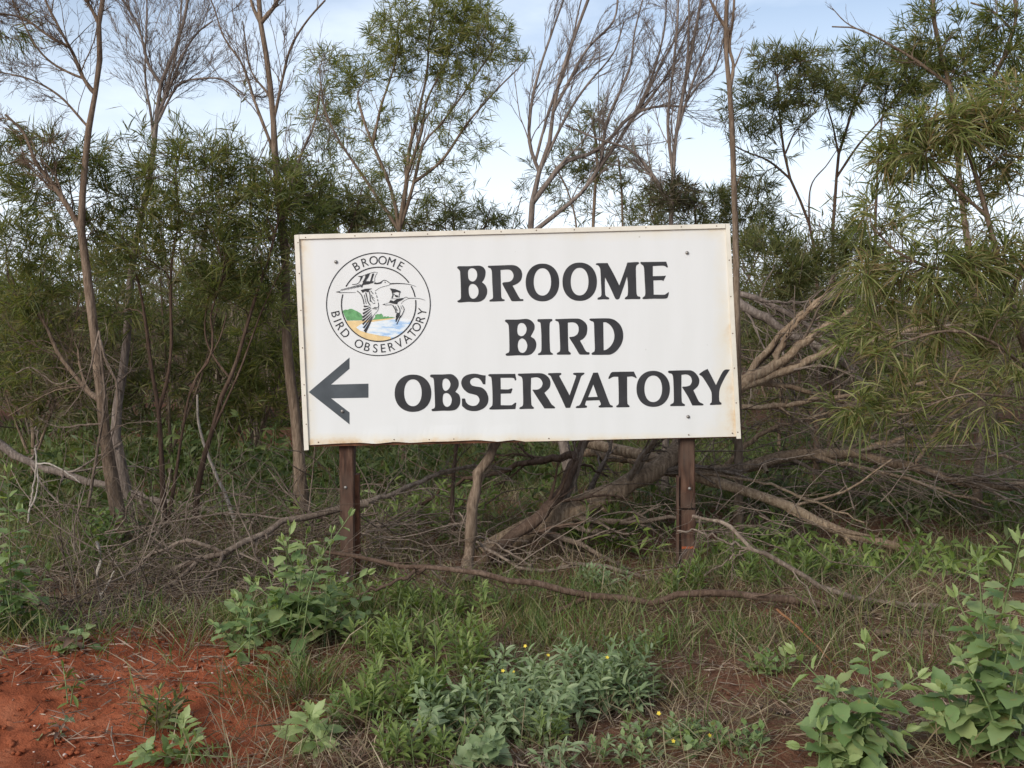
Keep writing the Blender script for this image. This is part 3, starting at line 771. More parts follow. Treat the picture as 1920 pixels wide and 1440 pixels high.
        bases = [(700, 150), (735, 168), (742, 195), (748, 240), (755, 290), (762, 330), (768, 360), (772, 385), (770, 420)]
        for t, bb in zip(tips, bases): A([bb, ((t[0] + bb[0]) / 2, (t[1] + bb[1]) / 2 + 8), t], (7, 38), z9)
        A([(905, 195), (872, 270), (800, 345), (745, 470), (612, 712)], 8, z9)
        for k in range(5): A([(760 + k * 22, 215 + k * 3), (830 + k * 10, 180 + k * 8)], 7, z9)
        return s
    def small_bird():
        s = []
        A = lambda pts, w, z=z8: s.append(stroke(pts, w, z, nn()))
        for q in [[(1180, 432), (1300, 448), (1398, 490), (1388, 522), (1320, 500), (1262, 520), (1228, 505)], [(1165, 715), (1200, 665), (1260, 690), (1330, 640), (1470, 622), (1440, 655), (1340, 705), (1330, 750), (1240, 735)],
                  [(1285, 560), (1340, 575), (1350, 612), (1300, 605)], [(1030, 755), (1078, 742), (1085, 766)]]: s.append(fill(q, z8))
        A([(1228, 500), (1245, 560), (1225, 630)], 20); A([(1396, 495), (1370, 560), (1366, 615)], 12); A([(1265, 540), (1300, 600)], 10)
        A([(1468, 625), (1515, 606), (1556, 632)], 8); A([(1556, 634), (1450, 690), (1405, 745)], 6); A([(1550, 630), (1690, 629), (1800, 641), (1888, 670)], (11, 5))
        A([(1075, 765), (1230, 760)], 8); A([(1080, 745), (1180, 715)], 5); A([(1330, 640), (1200, 640)], 5)
        A([(1240, 770), (1300, 870), (1300, 920)], 20); A([(1290, 790), (1335, 880)], 13); A([(1340, 770), (1385, 870), (1370, 960)], 15); A([(1430, 772), (1470, 850), (1440, 930), (1400, 1010)], 12); A([(1400, 780), (1420, 850)], 8)
        for p, q in [((1300, 290), (1270, 400)), ((1330, 300), (1262, 460)), ((1345, 330), (1265, 495)), ((1370, 360), (1285, 545))]: A([p, q], (22, 16), z9)
        return s
    epart('flying_bird', merge(big_bird(), 'flying_bird', ink)); epart('flying_bird', merge(small_bird(), 'flying_bird', ink))

    # --- posts, bolts, screws
    wood, n, l, b, out = new_mat('weathered_red_post')
    tc = n.new('ShaderNodeTexCoord'); mp = n.new('ShaderNodeMapping'); mp.inputs['Scale'].default_value = (1, 1, 0.12); l.new(tc.outputs['Object'], mp.inputs['Vector'])
    nz = n.new('ShaderNodeTexNoise'); nz.inputs['Scale'].default_value = 70; nz.inputs['Detail'].default_value = 6; l.new(mp.outputs['Vector'], nz.inputs['Vector'])
    n2 = n.new('ShaderNodeTexNoise'); n2.inputs['Scale'].default_value = 6; n2.inputs['Detail'].default_value = 4; l.new(tc.outputs['Object'], n2.inputs['Vector'])
    r1 = ramp(n, [(0.3, (0.026, 0.012, 0.008)), (0.5, (0.066, 0.029, 0.017)), (0.7, (0.125, 0.066, 0.042))]); l.new(nz.outputs['Fac'], r1.inputs['Fac'])
    r2 = ramp(n, [(0.35, (0, 0, 0)), (0.7, (0.75, 0.75, 0.75))]); l.new(n2.outputs['Fac'], r2.inputs['Fac'])
    mix = n.new('ShaderNodeMixRGB'); mix.inputs['Color2'].default_value = (0.10, 0.068, 0.050, 1); l.new(r2.outputs['Color'], mix.inputs['Fac']); l.new(r1.outputs['Color'], mix.inputs['Color1'])
    l.new(mix.outputs['Color'], b.inputs['Base Color']); b.inputs['Roughness'].default_value = 0.8; b.inputs['Specular IOR Level'].default_value = 0.25
    bp = n.new('ShaderNodeBump'); bp.inputs['Strength'].default_value = 0.5; bp.inputs['Distance'].default_value = 0.006; l.new(nz.outputs['Fac'], bp.inputs['Height']); l.new(bp.outputs['Normal'], b.inputs['Normal'])
    red = flat_mat('red_paint_band', (0.34, 0.085, 0.03), 0.8, 0.2, 40)

    def box(name, p0, p1, w, d, y0, mat, bev=0.006):
        """a post from p0 to p1 (x,z of its front centre), front face at y0, width w, depth d"""
        import bmesh
        (x0, z0), (x1, z1) = p0, p1
        V = []
        for k in range(7):
            t = k / 6; x, z = x0 + (x1 - x0) * t, z0 + (z1 - z0) * t
            for dx, dy in ((-w / 2, 0), (w / 2, 0), (w / 2, d), (-w / 2, d)): V.append((x + dx + 0.0012 * math.sin(k * 2.1 + dx * 40), y0 + dy, z))
        i = np.arange(28).reshape(7, 4)
        Q = [[i[k, j], i[k, (j + 1) % 4], i[k + 1, (j + 1) % 4], i[k + 1, j]] for k in range(6) for j in range(4)]
        Q += [[i[0, 3], i[0, 2], i[0, 1], i[0, 0]], list(i[6])]
        me = mesh_np(name, V, np.array(Q), mat=mat, smooth=False)
        bm = bmesh.new(); bm.from_mesh(me)
        bmesh.ops.bevel(bm, geom=[e for e in bm.edges if abs((e.verts[0].co - e.verts[1].co).normalized().z) > 0.9], offset=bev, segments=2, affect='EDGES')
        bm.to_mesh(me); bm.free()
        return me
    def xz(px, py, Y=YS + 0.05):
        p = P(px, py, Y); return (p[0], p[2])
    lt, lb = xz(645, 470), xz(652, 1100)
    part('post', box('post', (lb[0], -0.35), lt, 0.078, 0.09, YS + 0.05, wood), root)
    a, c = xz(667.5, 890, YS + 0.1), xz(669, 1100, YS + 0.1)
    part('stub_post', box('stub_post', (c[0], -0.35), a, 0.030, 0.07, YS + 0.09, rust, 0.003), root)
    rt, rb = xz(1287, 452), xz(1290.5, 953)
    part('post', box('post', rb, rt, 0.080, 0.09, YS + 0.05, wood), root)
    s0, s1 = xz(1290.5, 956, YS + 0.06), xz(1291, 1100, YS + 0.06)
    part('stub_post', box('stub_post', (s1[0], -0.35), s0, 0.084, 0.08, YS + 0.062, wood), root)
    a, c = xz(1271.5, 894), xz(1272, 1100)
    part('side_strip', box('side_strip', (c[0], -0.2), a, 0.010, 0.05, YS + 0.045, wood, 0.001), root)
    a, c = xz(1291, 1025, YS + 0.058), xz(1291, 1029, YS + 0.058)
    part('paint_band', box('paint_band', c, a, 0.074, 0.003, YS + 0.058, red, 0.0005), root)

    def dome(r, h, seg=10, rings=4):
        V, Q = [], []
        for j in range(rings):
            t = j / (rings - 1) * math.pi / 2
            for k in range(seg):
                a_ = 2 * math.pi * k / seg
                rr = r * math.cos(t) + 1e-5
                V.append((rr * math.cos(a_), -h * math.sin(t), rr * math.sin(a_)))
        i = np.arange(rings * seg).reshape(rings, seg)
        for j in range(rings - 1):
            for k in range(seg): Q.append([i[j, k], i[j, (k + 1) % seg], i[j + 1, (k + 1) % seg], i[j + 1, k]])
        return mesh_np('dome', V, np.array(Q))
    dm, ds = dome(0.0095, 0.007), dome(0.0037, 0.0025, 8, 3)
    dm.materials.append(bolt_m); ds.materials.append(screw_m)
    def put(name, me, p):
        o = bpy.data.objects.new(name, me); col.objects.link(o); o.parent = root; o.location = Vector(p) - root.location
    for q in [(630, 491), (1288, 474), (1290, 781), (642, 771)]: put('bolt', dm, S(q[0], q[1], 0.004))
    for q in [(648, 914, 0.05), (1293, 916, 0.05), (652, 1075, 0.05)]:
        p = P(q[0], q[1], YS + 0.049); put('bolt', dm, p)
    for q in [(573.5, 446.5), (666, 443.5), (734.6, 441), (802, 440), (871, 436.6), (939.5, 435.7), (1005.6, 433), (1076.6, 432), (1142.6, 429), (1210.6, 428), (1277, 426.6), (1343, 425)]: put('screw', ds, S(q[0], q[1] - 1, 0.0098))
    for q in [(559.5, 455), (562, 513), (565, 582), (568, 652), (571, 721), (572, 741), (575, 795), (1366.5, 488), (1369.5, 556), (1373, 625), (1376, 690), (1379.5, 755), (1382.5, 810)]: put('screw', ds, S(q[0], q[1], 0.0118))
    for q in [(597, 829), (739, 824), (805, 824), (851, 823), (1029, 822), (1291, 815), (1373, 812)]: put('screw', ds, S(q[0], q[1], 0.004))


build_sign()

# ------------------------------------------------------------------ trees
def limb_pts(pts, Y, w0, w1, K=16, to_ground=False, wob=0.0, fac=0.82):
    """pixel polyline [(px,py,dY?)] at depth Y -> points and radii"""
    q = []
    for p in pts:
        v = P(p[0], p[1], Y + (p[2] if len(p) > 2 else 0.0))
        if not to_ground and v[2] < float(height(v[0], v[1])) + w1 / F * Y * 0.4:      # lies on the ground, never under it
            v = G(p[0], p[1]) * 0.995 + np.array([0, 0, CAM_H]) * 0.005
        q.append(v)
    if to_ground:
        b = q[0].copy(); b[2] = float(height(b[0], b[1])) - 0.06
        if q[0][2] - b[2] > 0.12: q = [b] + q
        else: q[0] = b
    C = resample(np.array(q), K)
    R0 = 1 + 0.06 * rng.normal(size=K)
    if wob: C[1:-1] += rng.normal(size=(K - 2, 3)) * wob
    R = (w1 + (w0 - w1) * np.linspace(1, 0, K) ** 1.25) / 2 / F * Y * (0.92 if to_ground else fac)
    R = R * R0
    if to_ground: R = R * (1 + 0.45 * np.exp(-np.linspace(0, 9, K)))
    return C, R


def snap(L):
    """each limb starts on the nearest earlier one, so none of them floats"""
    for k in range(1, len(L)):
        C, R = L[k]
        prev = np.vstack([c for c, r in L[:k]])
        j = np.argmin(np.linalg.norm(prev - C[0], axis=1))
        off = prev[j] - C[0]
        if np.linalg.norm(off) < 0.3:
            C = C + off * (np.linspace(1, 0, len(C)) ** 3)[:, None]
        L[k] = (C, R)
    return L


def blob_points(blobs, Y, n):
    """targets spread through ellipsoids given by their place and size in the photograph"""
    wts = np.array([b[3] * b[4] * (b[5] if len(b) > 5 else 1.0) for b in blobs], float)
    cnt = np.maximum(2, np.round(n * wts / wts.sum())).astype(int)
    out = []
    for b, k in zip(blobs, cnt):
        Yb = Y + b[2]
        c = P(b[0], b[1], Yb)
        v = norm(rng.normal(size=(k, 3))) * (rng.uniform(0, 1, (k, 1)) ** (1 / 2.6))
        rx, rz = b[3] / F * Yb, b[4] / F * Yb
        out.append(c + v * np.array([rx, (rx + rz) * 0.55, rz]))
    return np.vstack(out)


def tree(name, label, cat, Y, limbs, blobs=(), bark='bark_brown', leaf='leaf_dark', group=None, n_main=26, n_twig=260, sub=3, leaves=9, ln=0.12, wd=0.010,
         rows=3, sides=8, twig_bark=None, up=0.12, grav=0.12, bare=(), ground=True, knob=0.05, sublen=0.5, lang=(38, 14), leaf2=None, rr=0.0045):
    L = []
    for k, (pts, w0, w1) in enumerate(limbs):
        L.append(limb_pts(pts, Y, w0, w1, 18, ground and k == 0))
    L = snap(L)
    base = L[0][0][0].copy()
    root = thing(name, (base[0], base[1], float(height(base[0], base[1]))), label, cat, group)
    for k, (C, R) in enumerate(L):
        V, Q = tubes(C[None], R[None], sides, knob)
        part('trunk' if k == 0 else 'limb', mesh_np('trunk' if k == 0 else 'limb', V, Q, mat=M[bark]), root)
    src = [sources(C[None], R[None], 0.3 if (k == 0 and len(L) > 1) else 0.15) for k, (C, R) in enumerate(L)]
    sP, sT, sR = [np.concatenate([s[i] for s in src]) for i in range(3)]
    wood = []
    tb = M[twig_bark or bark]
    if blobs:
        q = blob_points(blobs, Y, n_main)
        B, R = connect(sP, sT, sR, q, K=9, rmin=rr, noise=0.06)
        wood.append(tubes(B, R, 5))
        s2 = sources(B, R, 0.25)
        aP, aT, aR = np.concatenate([sP, s2[0]]), np.concatenate([sT, s2[1]]), np.concatenate([sR, s2[2]])
        q = blob_points(blobs, Y, n_twig)
        C, R2 = connect(aP, aT, aR, q, K=6, rmin=0.002, rmax=0.006, noise=0.07)
        wood.append(tubes(C, R2, 3))
        D, R3 = grow(C, R2, sub, (0.35, 1.0), (36, 12), sublen, 4, 0.14, (0, 0, 0.06), 0.55)
        wood.append(tubes(D, R3, 3))
        if leaves:
            lv = leaves_on(D, leaves, ln, wd, lang, up, (0.1, 1.0), rows, 0.18, grav)
            l2 = leaves_on(C, max(2, leaves // 2), ln, wd, lang, up, (0.5, 1.0), rows, 0.18, grav)
            V, Q = join([lv, l2])
            part('crown', mesh_np('crown', V, Q, mat=M[leaf]), root)
    for (n, tr, ang, ratio, trop, lev) in bare:                       # leafless twigs growing off the limbs
        Cb = np.stack([c for c, r in L[1 if len(L) > 1 else 0:]]); Rb = np.stack([r for c, r in L[1 if len(L) > 1 else 0:]])
        for k in range(lev):
            Cb, Rb = grow(Cb, Rb, n if k == 0 else max(3, n // 2 + 1), tr if k == 0 else (0.2, 1.0), ang, ratio, 7 if k == 0 else 4, 0.13 if k == 0 else 0.18, trop, 0.36 if k == 0 else 0.55)
            wood.append(tubes(Cb, Rb, 5 if k == 0 else 3))
    if wood:
        V, Q = join(wood)
        part('twigs', mesh_np('twigs', V, Q, mat=tb), root, 'stuff')
    return root


# --- left group
tree('wattle_tree', 'tall brown-trunked tree left of the sign, standing in front of the thin dark stems', 'tree', 6.3,
     [([(238, 1062), (222, 960), (203, 860), (190, 740), (176, 620), (163, 510), (152, 420), (158, 330), (165, 250), (176, 190), (187, 120), (184, 60), (196, -20)], 29, 10),
      ([(163, 205), (150, 170), (135, 110), (118, 70), (85, 0), (78, -30)], 10, 5),
      ([(182, 40), (172, 18), (155, -10)], 9, 6),
      ([(152, 425), (128, 385), (100, 345), (68, 305), (45, 250), (10, 215)], 15, 5),
      ([(190, 770, 0.05), (165, 740, 0.3), (135, 700, 0.4), (110, 665, 0.4), (80, 600, 0.4), (40, 560, 0.4)], 17, 7),
      ([(128, 92), (90, 68), (45, 35), (0, 25)], 7, 4), ([(100, 170), (70, 120), (45, 50), (20, -10)], 6, 3), ([(150, 230), (110, 180), (60, 150), (0, 135)], 6, 3)],
     [(60, 420, 0.2, 90, 90), (40, 300, 0.3, 80, 70), (150, 300, 0.2, 70, 70), (60, 540, 0.4, 90, 70), (200, 420, 0.4, 60, 80, 0.8), (30, 640, 0.4, 60, 80, 0.6), (30, 60, 0.3, 50, 60, 0.35)],
     leaf='leaf_dark', n_main=34, n_twig=330, sub=3, leaves=7, ln=0.105, wd=0.0060, bare=[(12, (0.1, 1.0), (38, 12), 0.55, (0, 0, 0.05), 3)])

tree('slender_shrub', 'clump of thin dark red-brown stems with a leafy top, beside the tall brown-trunked tree', 'shrub', 6.6,
     [([(312, 1030), (306, 930), (302, 840), (296, 760), (284, 690), (275, 620), (262, 540), (240, 470)], 13, 5),
      ([(297, 765), (312, 715), (321, 650), (320, 570), (322, 490), (335, 410), (330, 330)], 9, 4),
      ([(322, 1010), (334, 900), (346, 800), (362, 720), (390, 680), (400, 640), (395, 590), (412, 540)], 10, 4),
      ([(340, 850), (352, 760), (375, 700), (410, 640), (425, 590)], 6, 3)],
     [(330, 360, 0, 90, 90), (280, 470, 0, 90, 80), (390, 300, 0.1, 70, 60), (240, 330, 0.2, 60, 80), (400, 470, 0, 70, 90), (310, 270, 0.2, 60, 50, 0.6), (240, 580, 0.3, 70, 60, 0.6)],
     bark='bark_dark', leaf='leaf_dark', n_main=26, n_twig=330, sub=3, leaves=6, ln=0.11, wd=0.0060)

tree('slender_shrub', 'leafy shrub with forked dark stems, close beside the left edge of the sign', 'shrub', 6.75,
     [([(366, 1000), (368, 940), (382, 860), (400, 800), (415, 745), (440, 690), (460, 620), (478, 560), (505, 480), (520, 420)], 13, 5),
      ([(392, 830), (418, 770), (448, 700), (470, 640), (492, 580), (520, 520)], 7, 3),
      ([(378, 700), (372, 640), (385, 580), (400, 520)], 6, 3)],
     [(480, 440, 0, 90, 80), (520, 350, 0, 70, 60), (430, 380, 0.1, 80, 70), (470, 310, 0.1, 70, 40, 0.7), (560, 420, 0.3, 70, 60), (430, 540, 0.1, 110, 60), (520, 560, 0.2, 60, 60, 0.6), (590, 330, 0.5, 50, 50, 0.6)],
     bark='bark_dark', leaf='leaf_dark', n_main=26, n_twig=340, sub=3, leaves=6, ln=0.11, wd=0.0060)

tree('dead_tree', 'bare grey tree forking high above the thin dark stems, left of the sign', 'tree', 7.4,
     [([(248, 1010), (228, 880), (216, 800), (232, 690), (240, 600), (246, 510), (262, 420), (284, 320), (292, 240), (303, 150), (330, 90), (350, 20), (356, -20)], 24, 6),
      ([(300, 180), (278, 130), (262, 60), (240, 15), (215, -20)], 8, 4), ([(292, 240), (318, 170), (345, 100), (372, 60), (398, 40)], 8, 4),
      ([(285, 310), (282, 230), (272, 150), (274, 60), (276, -20)], 7, 3), ([(312, 250), (318, 190), (335, 80), (342, -20)], 7, 3),
      ([(300, 230), (335, 160), (380, 147), (420, 150), (460, 180)], 7, 3)],
     bark='bark_grey', bare=[(15, (0.12, 1.0), (27, 10), 0.5, (0, 0, 0.08), 3)], leaf='leaf_dark')

tree('dead_tree', 'tall bare tree rising behind the left edge of the sign, forked at its top', 'tree', 7.0,
     [([(566, 950), (560, 850), (553, 770), (541, 680), (536, 590), (536, 500), (526, 400), (516, 300), (512, 220), (503, 130), (489, 45), (484, -20)], 26, 10),
      ([(489, 46), (505, 25), (519, 5), (522, -25)], 12, 7), ([(488, 45), (475, 15), (465, -20)], 9, 6),
      ([(515, 270), (480, 190), (455, 120), (420, 70), (400, 10), (385, -20)], 8, 3), ([(514, 230), (530, 150), (545, 90), (575, 40), (610, 0)], 8, 4),
      ([(525, 400), (560, 300), (590, 230), (600, 170)], 9, 4), ([(516, 230), (505, 180), (470, 130), (455, 40)], 6, 3)],
     [(520, 330, 0.2, 40, 40), (570, 370, 0.3, 50, 60, 0.8)], bark='bark_brown', twig_bark='bark_grey', leaf='leaf_dark', n_main=8, n_twig=60, sub=3, leaves=6, ln=0.10, wd=0.0075,
     bare=[(11, (0.15, 1.0), (26, 10), 0.45, (0, 0, 0.08), 3)])

# --- behind the sign
tree('wattle_tree', 'fan-limbed tree with a rounded bright green top, above the left half of the sign', 'tree', 10.0,
     [([(752, 640), (750, 520), (748, 430), (735, 360), (712, 300), (690, 250), (672, 190)], 15, 5),
      ([(750, 430), (762, 350), (768, 280), (785, 210), (800, 140), (805, 70)], 12, 4), ([(752, 440), (720, 390), (680, 330), (640, 270), (610, 210), (600, 140)], 9, 3),
      ([(765, 330), (790, 250), (800, 190), (830, 130)], 9, 4), ([(790, 430), (795, 340), (802, 270), (825, 240), (860, 190), (900, 130), (930, 90)], 9, 3),
      ([(800, 340), (840, 300), (880, 230), (930, 170), (970, 130)], 8, 3), ([(700, 275), (715, 200), (740, 120), (745, 60)], 8, 3)],
     [(760, 50, 0, 70, 60, 1.3), (850, 45, 0, 70, 60, 1.3), (910, 70, 0, 60, 60, 1.2), (740, 110, 0, 60, 40, 1.1), (700, 60, 0.3, 30, 40, .5), (830, 115, 0, 70, 40), (960, 105, 0, 40, 30, .8), (860, 10, 0, 60, 40), (680, 150, 0.2, 50, 40, .8),
      (620, 130, 0.3, 60, 60, .7), (610, 210, 0.3, 60, 60, .8), (660, 260, 0.3, 60, 60, .5), (870, 250, 0, 70, 60, .45), (760, 330, 0.3, 130, 80, .4), (880, 160, 0, 60, 50, .6), (780, 200, 0.2, 90, 60, .35), (700, 360, 0.3, 70, 50, .4)],
     bark='bark_brown', twig_bark='bark_grey', leaf='leaf_top', n_main=60, n_twig=760, sub=3, leaves=6, ln=0.11, wd=0.0075, rr=0.007, lang=(45, 18), bare=[(9, (0.2, 1.0), (22, 9), 0.42, (0, 0, 0.08), 2)])

tree('dead_tree', 'bare tree leaning right with long parallel branches, above the middle of the sign', 'tree', 8.2,
     [([(1072, 905), (1050, 800), (1020, 660), (1000, 520), (994, 420), (1002, 360), (1012, 320), (1030, 270), (1040, 190), (1055, 130), (1080, 60), (1110, -20)], 20, 6),
      ([(998, 400), (1030, 350), (1060, 310), (1110, 290), (1150, 255), (1180, 220), (1230, 200), (1290, 200)], 14, 5),
      ([(998, 410), (1040, 385), (1090, 350), (1130, 300), (1160, 260), (1200, 200), (1240, 120), (1290, 30)], 11, 4),
      ([(985, 330), (978, 270), (990, 200), (1010, 130), (1035, 60), (1060, -10)], 9, 4),
      ([(1034, 190), (1062, 150), (1100, 90), (1150, 40), (1160, -20)], 8, 4), ([(1130, 295), (1140, 220), (1180, 130), (1190, 60), (1210, -20)], 8, 3),
      ([(1160, 260), (1190, 210), (1220, 150), (1245, 60), (1250, -20)], 8, 3), ([(1010, 320), (1060, 220), (1100, 160), (1150, 100), (1170, 40)], 8, 3),
      ([(1200, 205), (1250, 140), (1280, 80), (1300, 20)], 6, 3), ([(1000, 300), (1030, 200), (1060, 130), (1085, 20), (1095, -20)], 7, 3)],
     bark='bark_grey', bare=[(13, (0.12, 1.0), (20, 8), 0.42, (0.06, 0, 0.05), 3)], leaf='leaf_dark')

tree('small_wattle', 'small dark-trunked tree with a sparse crown, behind the leaning bare tree', 'tree', 10.5,
     [([(1108, 640), (1110, 520), (1112, 430), (1116, 350), (1120, 290), (1112, 230)], 13, 5), ([(1116, 350), (1140, 290), (1160, 250)], 6, 3), ([(1170, 640), (1168, 450), (1165, 350), (1160, 300)], 9, 4), ([(1075, 640), (1080, 440), (1065, 360), (1040, 310)], 7, 3)],
     [(1110, 220, 0, 50, 35, 1.0), (1080, 290, 0, 60, 50, .8), (1120, 320, 0, 50, 50), (1170, 310, 0, 50, 50, .7), (1010, 330, 0.2, 60, 40, .35), (1060, 370, 0.2, 60, 40, .5), (1200, 370, 0.2, 60, 40, .7)],
     bark='bark_brown', leaf='leaf_olive', n_main=22, n_twig=190, sub=3, leaves=6, ln=0.11, wd=0.0075)

tree('dead_tree', 'bare upright tree with many thin stems above hanging dead brush, right of the leaning tree', 'tree', 8.0,
     [([(1250, 640), (1255, 520), (1258, 420), (1262, 330), (1268, 250), (1282, 170), (1300, 80), (1318, -20)], 14, 6),
      ([(1262, 320), (1252, 230), (1262, 130), (1270, 50), (1272, -20)], 8, 4), ([(1275, 400), (1270, 290), (1280, 200), (1290, 100), (1292, -20)], 9, 4),
      ([(1260, 380), (1220, 320), (1180, 280), (1120, 260), (1060, 235)], 9, 4), ([(1240, 400), (1225, 340), (1190, 300)], 7, 4), ([(1270, 240), (1300, 150), (1330, 70), (1345, 0)], 7, 3),
      ([(1278, 210), (1310, 160), (1340, 130), (1360, 60)], 5, 3)],
     [(1265, 370, 0, 60, 40, 0.8)], bark='bark_grey', leaf='leaf_brown', n_main=12, n_twig=70, sub=3, leaves=5, ln=0.09, wd=0.007,
     bare=[(15, (0.1, 1.0), (24, 10), 0.45, (0, 0, 0.07), 3)], twig_bark='bark_grey')

tree('gum_sapling', 'tall straight pinkish trunk rising behind the right edge of the sign, forked near its top', 'tree', 6.9,
     [([(1385, 960), (1384, 800), (1382, 640), (1380, 480), (1377, 380), (1374, 280), (1369, 180), (1361, 90), (1362, 20), (1364, -25)], 19, 9),
      ([(1371, 190), (1376, 130), (1368, 90), (1374, 40), (1378, -25)], 9, 5), ([(1361, 60), (1345, 30), (1325, -15)], 9, 6), ([(1377, 130), (1386, 105), (1392, 88)], 5, 2), ([(1382, 345), (1388, 330), (1393, 320)], 3, 2)],
     bark='bark_brown', leaf='leaf_dark', bare=[(3, (0.4, 1.0), (28, 10), 0.4, (0, 0, 0.1), 2)])

tree('small_wattle', 'thin tree curving left with a wispy round crown, right of the straight trunk', 'tree', 9.0,
     [([(1535, 640), (1530, 500), (1520, 430), (1500, 375), (1478, 325), (1468, 270), (1462, 220), (1458, 150)], 11, 4), ([(1478, 328), (1440, 300), (1400, 285), (1370, 270)], 6, 3), ([(1472, 300), (1490, 250), (1520, 220)], 5, 2), ([(1512, 430), (1520, 350), (1550, 310), (1570, 280)], 5, 2)],
     [(1450, 110, 0, 50, 35), (1500, 120, 0, 50, 40, 1.2), (1430, 200, 0, 60, 60, .8), (1490, 200, 0, 50, 60, .8), (1545, 160, 0, 50, 40, 1.1), (1390, 200, 0, 50, 70, .4), (1420, 300, 0.1, 60, 40, .3)],
     bark='bark_dark', leaf='leaf_olive', n_main=26, n_twig=270, sub=3, leaves=6, ln=0.11, wd=0.0075)

tree('small_wattle', 'thin upright tree with a dark flat crown, just left of the near long-leaved bush', 'tree', 9.4,
     [([(1560, 640), (1562, 500), (1562, 420), (1568, 350), (1570, 300), (1585, 250), (1600, 200), (1620, 160)], 11, 5), ([(1570, 300), (1562, 240), (1548, 190)], 6, 3), ([(1575, 320), (1610, 270), (1650, 225), (1680, 180)], 6, 3), ([(1640, 640), (1642, 400), (1650, 260), (1660, 180)], 9, 4)],
     [(1600, 160, 0, 50, 40, 1.1), (1640, 110, 0, 60, 40, .9), (1690, 140, 0, 70, 50, 1.3), (1580, 110, 0, 40, 30, .6), (1750, 150, 0, 50, 40), (1700, 190, 0, 60, 40), (1600, 190, 0, 60, 30, .7), (1570, 250, 0, 40, 40, .3)],
     bark='bark_dark', leaf='leaf_dark', n_main=26, n_twig=300, sub=3, leaves=6, ln=0.11, wd=0.0075)

tree('wattle_tree', 'reddish-stemmed tree reaching over the right corner, behind the near long-leaved bush', 'tree', 7.6,
     [([(1840, 700), (1820, 500), (1800, 350), (1790, 220), (1775, 130), (1755, 70), (1748, -20)], 18, 9), ([(1795, 170), (1740, 130), (1680, 90), (1610, 55), (1560, 50)], 8, 3), ([(1800, 300), (1850, 180), (1890, 90), (1905, 30), (1900, -20)], 12, 8), ([(1900, 60), (1860, 20), (1820, 5)], 7, 4), ([(1640, 70), (1590, 45), (1560, 15)], 4, 2)],
     [(1740, 50, 0, 50, 60, .6), (1830, 70, 0, 60, 50, .5), (1800, 130, 0, 60, 50, .9), (1890, 130, 0, 50, 60, 1.2), (1880, 40, 0, 50, 40, .8), (1720, 110, 0.1, 50, 40, .7)],
     bark='bark_brown', leaf='leaf_dark', n_main=26, n_twig=230, sub=3, leaves=6, ln=0.11, wd=0.0075, bare=[(5, (0.2, 1.0), (30, 10), 0.4, (0, 0, 0.0), 2)])

# --- the near bush with long drooping leaves, right
tree('long_leaved_wattle', 'near bush with long drooping yellow-green leaves filling the right side, over the fallen branches', 'shrub', 5.4,
     [([(2010, 1120, 0.4), (1985, 900, 0.3), (1940, 700, 0.2), (1890, 560, 0.1), (1860, 440), (1830, 330), (1800, 240)], 40, 8),
      ([(1900, 590, 0.1), (1930, 480), (1940, 360), (1930, 260), (1900, 200)], 16, 6), ([(1885, 540, 0.1), (1810, 510), (1740, 500), (1680, 470), (1640, 430)], 14, 5), ([(1850, 400), (1790, 350), (1740, 300), (1700, 260)], 10, 4),
      ([(1940, 700, 0.2), (1860, 640, -0.1), (1780, 620, -0.2), (1700, 640, -0.2), (1620, 680, -0.2)], 10, 4), ([(1950, 740, 0.2), (1880, 740, -0.1), (1800, 740, -0.2), (1720, 770, -0.2)], 8, 3)],
     [(1880, 210, 0, 80, 50, 1.9), (1780, 240, 0, 90, 50, 1.9), (1700, 290, 0, 60, 60, 1.7), (1890, 320, 0, 60, 60, 1.0), (1800, 390, 0.1, 80, 60, .5), (1660, 400, 0, 50, 60, .7), (1870, 480, 0, 80, 60, 1.2), (1740, 500, 0, 90, 50, 1.2), (1640, 520, 0, 60, 50, 1.0),
      (1840, 600, 0, 100, 60, .8), (1720, 600, 0, 80, 50, .8), (1630, 640, -.1, 60, 50, .7), (1590, 760, -.1, 50, 40, .6), (1700, 720, -.1, 90, 60, .7), (1860, 700, 0, 80, 60, .5), (1650, 790, -.1, 70, 30, .5), (1800, 780, 0, 90, 40, .3)],
     bark='bark_brown', leaf='leaf_long', n_main=60, n_twig=500, sub=3, leaves=6, ln=0.145, wd=0.0068, rows=4, grav=0.42, up=0.12, lang=(27, 13), sublen=0.95)

# --- low bushes seen over and beside the sign
tree('scrub_bush', 'dark green bush beneath the bare upright tree, above the right part of the sign', 'bush', 9.6,
     [([(1300, 640), (1300, 520), (1305, 430), (1300, 370)], 10, 4), ([(1290, 600), (1250, 480), (1220, 400)], 8, 3), ([(1305, 600), (1380, 480), (1420, 380)], 8, 3)],
     [(1230, 390, 0, 60, 40), (1310, 380, 0, 70, 40), (1400, 380, 0, 70, 50), (1440, 440, 0, 60, 50), (1340, 440, 0, 90, 40), (1220, 450, 0, 70, 40), (1430, 340, 0, 30, 30, .5)],
     bark='bark_dark', leaf='leaf_olive', n_main=30, n_twig=300, sub=3, leaves=6, ln=0.12, wd=0.0075)
tree('scrub_bush', 'olive bush showing above the sign between the fan-limbed tree and the leaning bare tree', 'bush', 11.5,
     [([(860, 640), (858, 500), (850, 410)], 9, 4), ([(855, 560), (900, 450), (920, 390)], 6, 3)],
     [(840, 400, 0, 70, 40), (900, 415, 0, 50, 30), (770, 430, 0, 80, 30), (700, 420, 0, 60, 50, .8), (950, 420, 0, 40, 30, .6)],
     bark='bark_dark', leaf='leaf_olive', n_main=22, n_twig=190, sub=3, leaves=6, ln=0.12, wd=0.0075)
